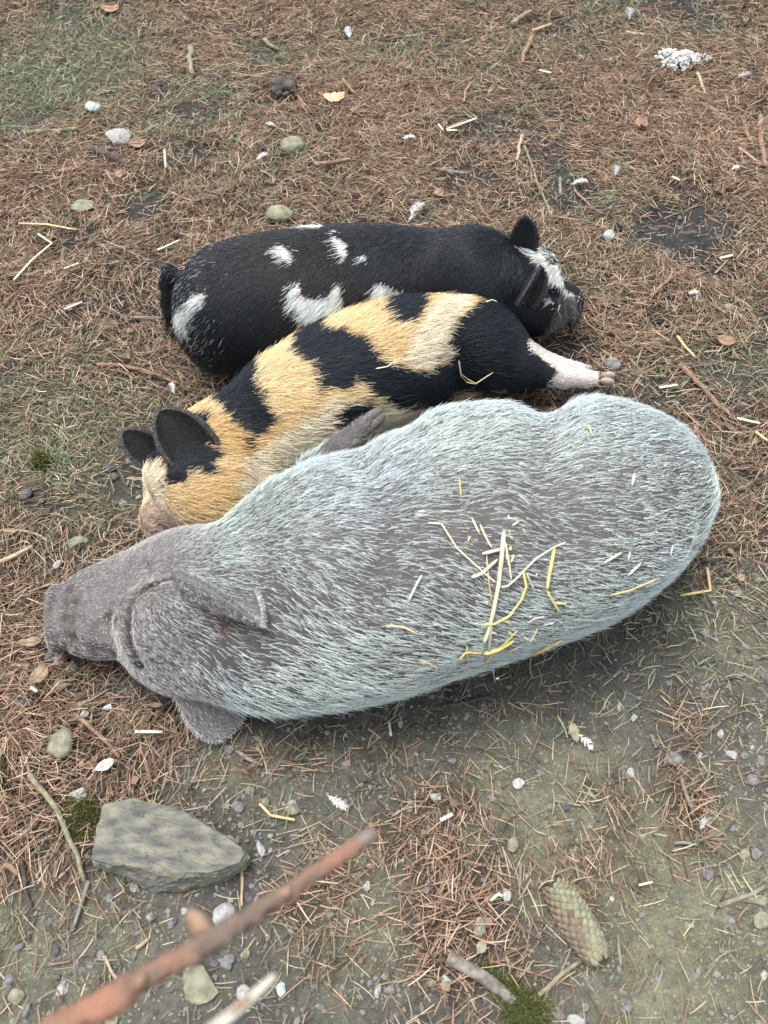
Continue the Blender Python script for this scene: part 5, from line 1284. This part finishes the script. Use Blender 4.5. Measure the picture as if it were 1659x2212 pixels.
def feather(px, py, L, ang, mat, label, seed, fluff=1.0, width=.28):
    """a shed feather: shaft and vane of separate barbs"""
    m = mpp(px, py); Lm = 2*L*m; rg = np.random.default_rng(seed); p = on(px, py); base = np.array([p.x, p.y, p.z+.010+litter_lift(px, py, .02)])
    o = empty('feather', base)
    n = int(60*fluff)+20; u = rg.random(n)**.9; s = np.where(rg.random(n) < .5, -1, 1)
    dx, dy = math.cos(ang), math.sin(ang); ax = np.array([dx, dy, .0]); sx = np.array([-dy, dx, 0.])
    arch = lambda q: .12*Lm*(1-(2*q-1)**2)
    root = base+ax*(Lm*(u-.5))[:, None]; root[:, 2] += arch(u)
    bl = Lm*width*(np.sin(np.pi*np.clip(.12+.8*u, 0, 1)))*(.7+.5*rg.random(n)); pts = np.zeros((n, 4, 3))
    for i in range(4):
        t = i/3; pts[:, i] = root+(sx*s[:, None]*.8+ax*.65)*(bl*t)[:, None]+np.array([0, 0, 1.])*(bl*.25*t*(1-t)*2)[:, None]+rg.normal(size=(n, 3))*.0012*fluff*t
    c = np.tile([.62, .62, .60] if mat == 'feather' else [.42, .43, .44], (n, 1))
    strands('vane', pts, np.array([.0004, .0005, .0004, .0002]), c, 'needle', o)
    Q = base+ax*np.linspace(-.62, .45, 9)[:, None]*Lm; Q[:, 2] += arch(np.clip(np.linspace(-.12, .95, 9), 0, 1))
    V, Fs = tube_geo(Q-base, np.linspace(.0009, .0003, 9), 6); mesh_obj('shaft', V, Fs, mat, parent=o)
    tag(o, label, 'feather'); return o
FT = [
 (897, 470, 30, 1.1, 'feather', 'white feather standing behind the black pig\'s back', 1.0),
 (1250, 402, 17, .3, 'feather', 'white downy feather above the black pig\'s far ear', 1.4),
 (1327, 385, 15, 1.3, 'feather_grey', 'grey-white downy tuft right of the white feather', 1.6),
 (588, 287, 12, 2.6, 'feather', 'small white feather above the egg-shaped stone', 1.0),
 (567, 352, 14, .8, 'feather', 'white curled feather left of the short brown stick', 1.4),
 (1600, 180, 18, .5, 'feather_grey', 'grey wispy feather right of the white heap', .8),
 (1491, 649, 10, .2, 'feather', 'little white tuft right of the black pig\'s snout', 1.6),
 (882, 318, 12, .2, 'feather', 'small white tuft behind the black pig', 1.4),
 (377, 850, 14, 1.9, 'feather', 'white quill stub above the ginger pig\'s ear', 1.0),
 (730, 1737, 22, -.6, 'feather', 'white curled feather right of the slab, on needles', 1.2),
 (1262, 1606, 20, -.9, 'feather', 'small pale feather on the dust below the pale pig', .8),
 (1510, 1785, 12, 1.0, 'feather_grey', 'grey fluff at the foot of the grey-brown twig', 1.2),
 (1580, 385, 9, .5, 'feather', 'tiny white tuft near the right edge', 1.4),
 (1357, 42, 20, 1.4, 'feather_grey', 'grey woolly tuft at the top right', 2.2),
]
for i, (px, py, L, an, mt, lb, fl) in enumerate(FT): feather(px, py, L, an, mt, lb, i+5, fl)
def shell():
    o = stone(1312, 522, 13, 12, 'stone_white', 'white nut with a dark split right of the black pig\'s ear', 61, .05, .85, name='split_nut', cat='nut', sink=.1)
    V = ICO2[0]*np.array([.16, 1.03, 1.05]); s_ = mesh_obj('split', V, ICO2[1], 'nostril', parent=o); s_.rotation_euler = (0, 0, .6)
shell()

# ------------------------------------------------------------------ slate slab
def slab():
    top = [(205, 1856), (203, 1820), (214, 1768), (228, 1735), (290, 1724), (380, 1746), (430, 1771), (470, 1800), (514, 1827), (528, 1848), (518, 1866), (450, 1885), (390, 1884), (330, 1875), (260, 1865)]
    zt = .050; P = np.array([tuple(at(px, py, zt)) for px, py in top]); c = P.mean(0)
    # resample the rim
    Pc = np.concatenate([P, P[:1]]); d = np.concatenate([[0], np.cumsum(np.linalg.norm(np.diff(Pc, axis=0), axis=1))])
    n = 170; t = np.linspace(0, d[-1], n, endpoint=False); rim = np.stack([np.interp(t, d, Pc[:, i]) for i in range(2)], 1)
    rim = rim+.0022*np.stack([n2(rim[:, 0], rim[:, 1], 90, 3, 3), n2(rim[:, 0], rim[:, 1], 90, 6, 3)], 1)+.004*np.stack([n2(rim[:, 0], rim[:, 1], 25, 13, 2), n2(rim[:, 0], rim[:, 1], 25, 16, 2)], 1)
    V = []; rings = 26; g = np.array([math.cos(-.32), math.sin(-.32)]); 
    def topz(xy):
        s = (xy-c[:2])@np.array([-g[1], g[0]]); l = (xy-c[:2])@g
        st = n2(l*.25, s, 75, 77, 3); return zt+.0045*np.round(st*3)/3+.0014*n2(l*.3, s, 200, 78, 2)+.004*n2(xy[:, 0], xy[:, 1], 10, 79)
    V.append(np.array([[c[0], c[1], topz(c[None, :2])[0]]]))
    for r in range(1, rings+1):
        xy = c[:2]+(rim-c[:2])*(r/rings); V.append(np.concatenate([xy, topz(xy)[:, None]], 1))
    nl = 14; out = norm(rim-c[:2]); ang = np.arange(n)/n*2*np.pi
    for k in range(1, nl+1):
        z = zt*(1-k/nl)-.006*k/nl
        lay = .0045*n2(np.cos(ang)*2.2+k*3.1, np.sin(ang)*2.2, 2.0, 120+k//2, 3)+.0035*n2(np.cos(ang)*9+k, np.sin(ang)*9, 2., 140+k, 2)
        near = np.clip(-out[:, 1]-.2*out[:, 0], 0, 1); xy = rim+out*(.004*math.sin(k/nl*3.0)+lay+.026*near*(k/nl)**.8)[:, None]
        V.append(np.concatenate([xy, np.full((n, 1), z)+.002*n2(xy[:, 0], xy[:, 1], 60, 150+k)[:, None]], 1))
    Vv = np.concatenate(V); Fs = [(0, 1+j, 1+(j+1) % n) for j in range(n)]
    for r in range(rings+nl-1):
        a = 1+r*n
        for j in range(n): k = (j+1) % n; Fs.append((a+j, a+n+j, a+n+k, a+k))
    loc = np.array([c[0], c[1], 0]); o = mesh_obj('slate_slab', Vv-loc, Fs, 'slab', smooth=False); o.location = loc
    tag(o, 'big flat olive-dusted slate slab with broken layered front edge', 'stone', kind='thing')
    return o
SLAB = slab()

# ------------------------------------------------------------------ spruce cone
def cone():
    a = np.array(tuple(on(1296, 2074, .017))); b = np.array(tuple(on(1192, 1905, .017))); L = np.linalg.norm(b-a); ax = (b-a)/L
    root = empty('spruce_cone', a); tag(root, 'long spruce cone half covered with khaki dust, lower right', 'cone')
    R = .0225; prof = lambda t: R*np.clip(np.sin(np.pi*np.clip(.2+.72*t, 0, 1)), 0, 1)**.55
    Q = ax[None]*np.linspace(0, L, 20)[:, None]; t = np.linspace(0, 1, 20)
    V, Fs = tube_geo(Q, np.maximum(prof(t)*.80, .003), 14); mesh_obj('core', V, Fs, 'cone_core', parent=root)
    # one shared scale: a rounded, arched blade
    u = np.linspace(0, 1, 7)[:, None]; v = np.linspace(-1, 1, 7)[None]
    w_ = .0085*np.sqrt(np.clip(1-(u*.98)**2.6, 0, 1))*(.75+.35*u); X = .019*u+0*v; Y = w_*v; Z = .0030*np.sin(u*2.4)*(1-.55*v**2)+.0016*(1-v**2)
    A = np.stack([X, Y, Z], -1).reshape(-1, 3); B = A-[0, 0, .0011]; Vs = np.concatenate([A, B]); F_ = []
    for i in range(6):
        for j in range(6):
            q = i*7+j; F_.append((q, q+7, q+8, q+1)); F_.append((49+q, 50+q, 57+q, 56+q))
    for i in range(6):
        q = i*7; F_.append((q, 49+q, 56+q, q+7)); q += 6; F_.append((q, q+7, 56+q, 49+q))
    for j in range(6): q = 42+j; F_.append((q, 49+q, 50+q, q+1)); F_.append((j, j+1, 50+j, 49+j))
    mes = []
    for mt in ('cone_scale', 'cone_scale_dusty'):
        me = bpy.data.meshes.new('scale'); me.from_pydata(Vs.tolist(), [], F_); me.polygons.foreach_set('use_smooth', np.ones(len(F_), bool)); me.materials.append(M[mt]); mes.append(me)
    e1 = norm(np.cross(ax, [0, 0, 1.])[None])[0]; e2 = np.cross(e1, ax)
    N_ = 170
    for i in range(N_):
        tt = (i+.5)/N_*.93; th = i*2.39996
        rd = math.cos(th)*e1+math.sin(th)*e2
        if rd[2] < -.45: continue
        s = .58+.46*float(np.sin(np.pi*np.clip(.15+.75*tt, 0, 1)))
        fwd = ax*.93+rd*.36; fwd /= np.linalg.norm(fwd); yv = np.cross(rd, fwd); yv /= np.linalg.norm(yv); zv = np.cross(fwd, yv)
        pos = ax*(tt*L-.004)+rd*float(prof(tt))*.80
        east = rd[0]*.8+rd[2]*.25        # the side away from the needles lies under dust
        dusty = east+.35*math.sin(tt*9+1)+random.uniform(-.25, .25) > .02
        o = bpy.data.objects.new('scale', mes[1 if dusty else 0]); COL.objects.link(o); o.parent = root
        o.matrix_basis = Matrix(((*[fwd[0], yv[0], zv[0]], pos[0]), (*[fwd[1], yv[1], zv[1]], pos[1]), (*[fwd[2], yv[2], zv[2]], pos[2]), (0, 0, 0, 1))) @ Matrix.Scale(s, 4)
cone()

# ------------------------------------------------------------------ moss
M['moss_base'] = noise_mat('moss_base', (.05, .06, .02), (.10, .12, .04), 60, .95, .5)
def moss(px, py, rx, ry, label, seed, n=2600, h=.016, parent=None, ang=0.):
    m = mpp(px, py); p = on(px, py); rg = np.random.default_rng(seed); V = ICO3[0]*(1+.2*fbm(ICO3[0]*2.2, seed))[:, None]
    o = mesh_obj('moss_cushion', V*np.array([rx*m*.85, ry*m, .012]), ICO3[1], 'moss_base'); o.location = (p.x, p.y, p.z)
    a = rg.uniform(0, 6.28, n); q = rg.random(n)**.55; r = np.stack([np.cos(a)*q*rx*m, np.sin(a)*q*ry*m/.85], 1)
    r = r*(1+.3*np.sin(a*3+seed)+.2*np.sin(a*7))[:, None]; o.rotation_euler = (0, 0, ang); ca, sa = math.cos(ang), math.sin(ang); r = np.stack([ca*r[:, 0]-sa*r[:, 1], sa*r[:, 0]+ca*r[:, 1]], 1)
    base = np.stack([r[:, 0]+p.x, r[:, 1]+p.y, np.full(n, p.z)+.010*(1-q**2)], 1)
    d = norm(np.array([0, 0, 1.])+.75*rg.normal(size=(n, 3))*np.array([1, 1, .4])); pts = np.zeros((n, 4, 3)); bend = rg.normal(size=(n, 3))*.3
    for i in range(4): t = i/3; pts[:, i] = base+d*(h*(.5+.6*rg.random(n)))[:, None]*t+bend*h*t*t*.6
    pal = np.array([[.09, .11, .035], [.15, .17, .055], [.06, .07, .03], [.20, .18, .09]]); c = pal[rg.choice(4, n, p=[.4, .3, .2, .1])]
    so_ = strands('moss_shoots', pts, np.array([.0009, .0008, .0007, .0003]), c, 'needle'); so_.parent = o; so_.matrix_parent_inverse = (Matrix.Translation(o.location) @ Matrix.Rotation(ang, 4, 'Z')).inverted()
    tag(o, label, 'moss'); return o
moss(178, 1768, 46, 36, 'green moss cushion between the bowed stick and the slab', 2)
moss(6, 1690, 26, 30, 'dark moss cushion at the left edge', 3, 1200)
LOG = twig([(972, 2068), (1020, 2096), (1066, 2126), (1110, 2160)], 14, 'twig_grey', 'short grey log with cut end, lower middle, mossy at one end', 'log', 'log', .95, seed=301, wob=.2)
moss(1118, 2166, 72, 27, 'green moss growing over the end of the log', 5, 3000, .016, ang=-.72)
moss(92, 1000, 18, 16, 'small green tuft left of the ginger pig', 7, 300, .022)

# ------------------------------------------------------------------ branch reaching in close to the lens
def near_branch():
    def pt(px, py, dist): d = ray(px, py); return np.array(d*dist)+np.array([0, 0, CAM_H])
    # foot is an added run down to the ground outside the view
    tip = [pt(812, 1797, .50), pt(740, 1845, .49), pt(660, 1900, .48), pt(585, 1952, .47), pt(500, 2008, .46), pt(400, 2065, .45), pt(290, 2128, .44), pt(150, 2210, .43), pt(-40, 2330, .42)]
    foot = [np.array([-.42, -.10, .70]), np.array([-.50, -.16, .30]), np.array([-.52, -.18, -.02])]
    Q = np.concatenate([smooth_path(tip, 90), smooth_path([tip[-1]]+foot, 30)[1:]]); n = len(Q)
    R = np.interp(np.arange(n), [0, 30, 90, n-1], [.0040, .0054, .0074, .011])*(1+.14*vnoise(np.stack([np.arange(n)*.35, np.zeros(n), np.zeros(n)], 1), 3)); R[:4] *= np.array([.7, .85, .93, .98])
    root = empty('branch', Q[-1]); o_ = Q[-1].copy()
    V, Fs = tube_geo(Q-o_, R, 14, rough=.42, seed=4); mesh_obj('stem', V, Fs, 'twig_red', parent=root)
    V, Fs = tube_geo(Q[:6]-o_, R[:6]*1.06, 12, rough=.3, seed=8); mesh_obj('grey_tip', V, Fs, 'twig_grey', parent=root)
    k = [pt(455, 2030, .462), pt(430, 2000, .467), pt(412, 1980, .472)]
    V, Fs = tube_geo(np.array(k)-o_, np.array([.0050, .0065, .0055]), 10, rough=.3, seed=9); mesh_obj('bud', V, Fs, 'twig_brown', parent=root)
    for (j, ux, uy) in ((26, .35, 1.0), (33, -.5, -.8), (58, .2, 1.0), (64, -.3, -.9)):
        d = norm((Q[j]-Q[j+1])[None])[0]; s_ = np.array([ux*.4, 0, uy*.5])+d*.4; q = Q[j]-o_
        V, Fs = tube_geo(np.stack([q, q+s_*.010, q+s_*.016]), np.array([.0038, .0036, .0020]), 9, rough=.3, seed=j); mesh_obj('bud', V, Fs, 'twig_brown', parent=root)
    tag(root, 'blurred reddish branch reaching in close at the lower left', 'branch')
    q = [pt(596, 2108, .40), pt(560, 2150, .395), pt(510, 2190, .39), pt(440, 2250, .385), pt(330, 2330, .38)]
    foot2 = [np.array([-.30, -.10, .70]), np.array([-.36, -.15, .3]), np.array([-.38, -.16, -.02])]
    Q = smooth_path(q+foot2, 60); R = np.interp(np.arange(60), [0, 6, 16, 59], [.0022, .0040, .0052, .008]); o_ = Q[-1].copy()
    r2 = empty('branch', o_); V, Fs = tube_geo(Q-o_, R, 10, rough=.2, seed=14); mesh_obj('stem', V, Fs, 'twig_red', parent=r2)
    V, Fs = tube_geo(Q[:16]-o_, R[:16]*1.1, 10, rough=.2, seed=15); mesh_obj('pale_tip', V, Fs, 'pale_bark', parent=r2)
    tag(r2, 'blurred pale-tipped twig at the bottom edge under the reddish branch', 'branch')
near_branch()
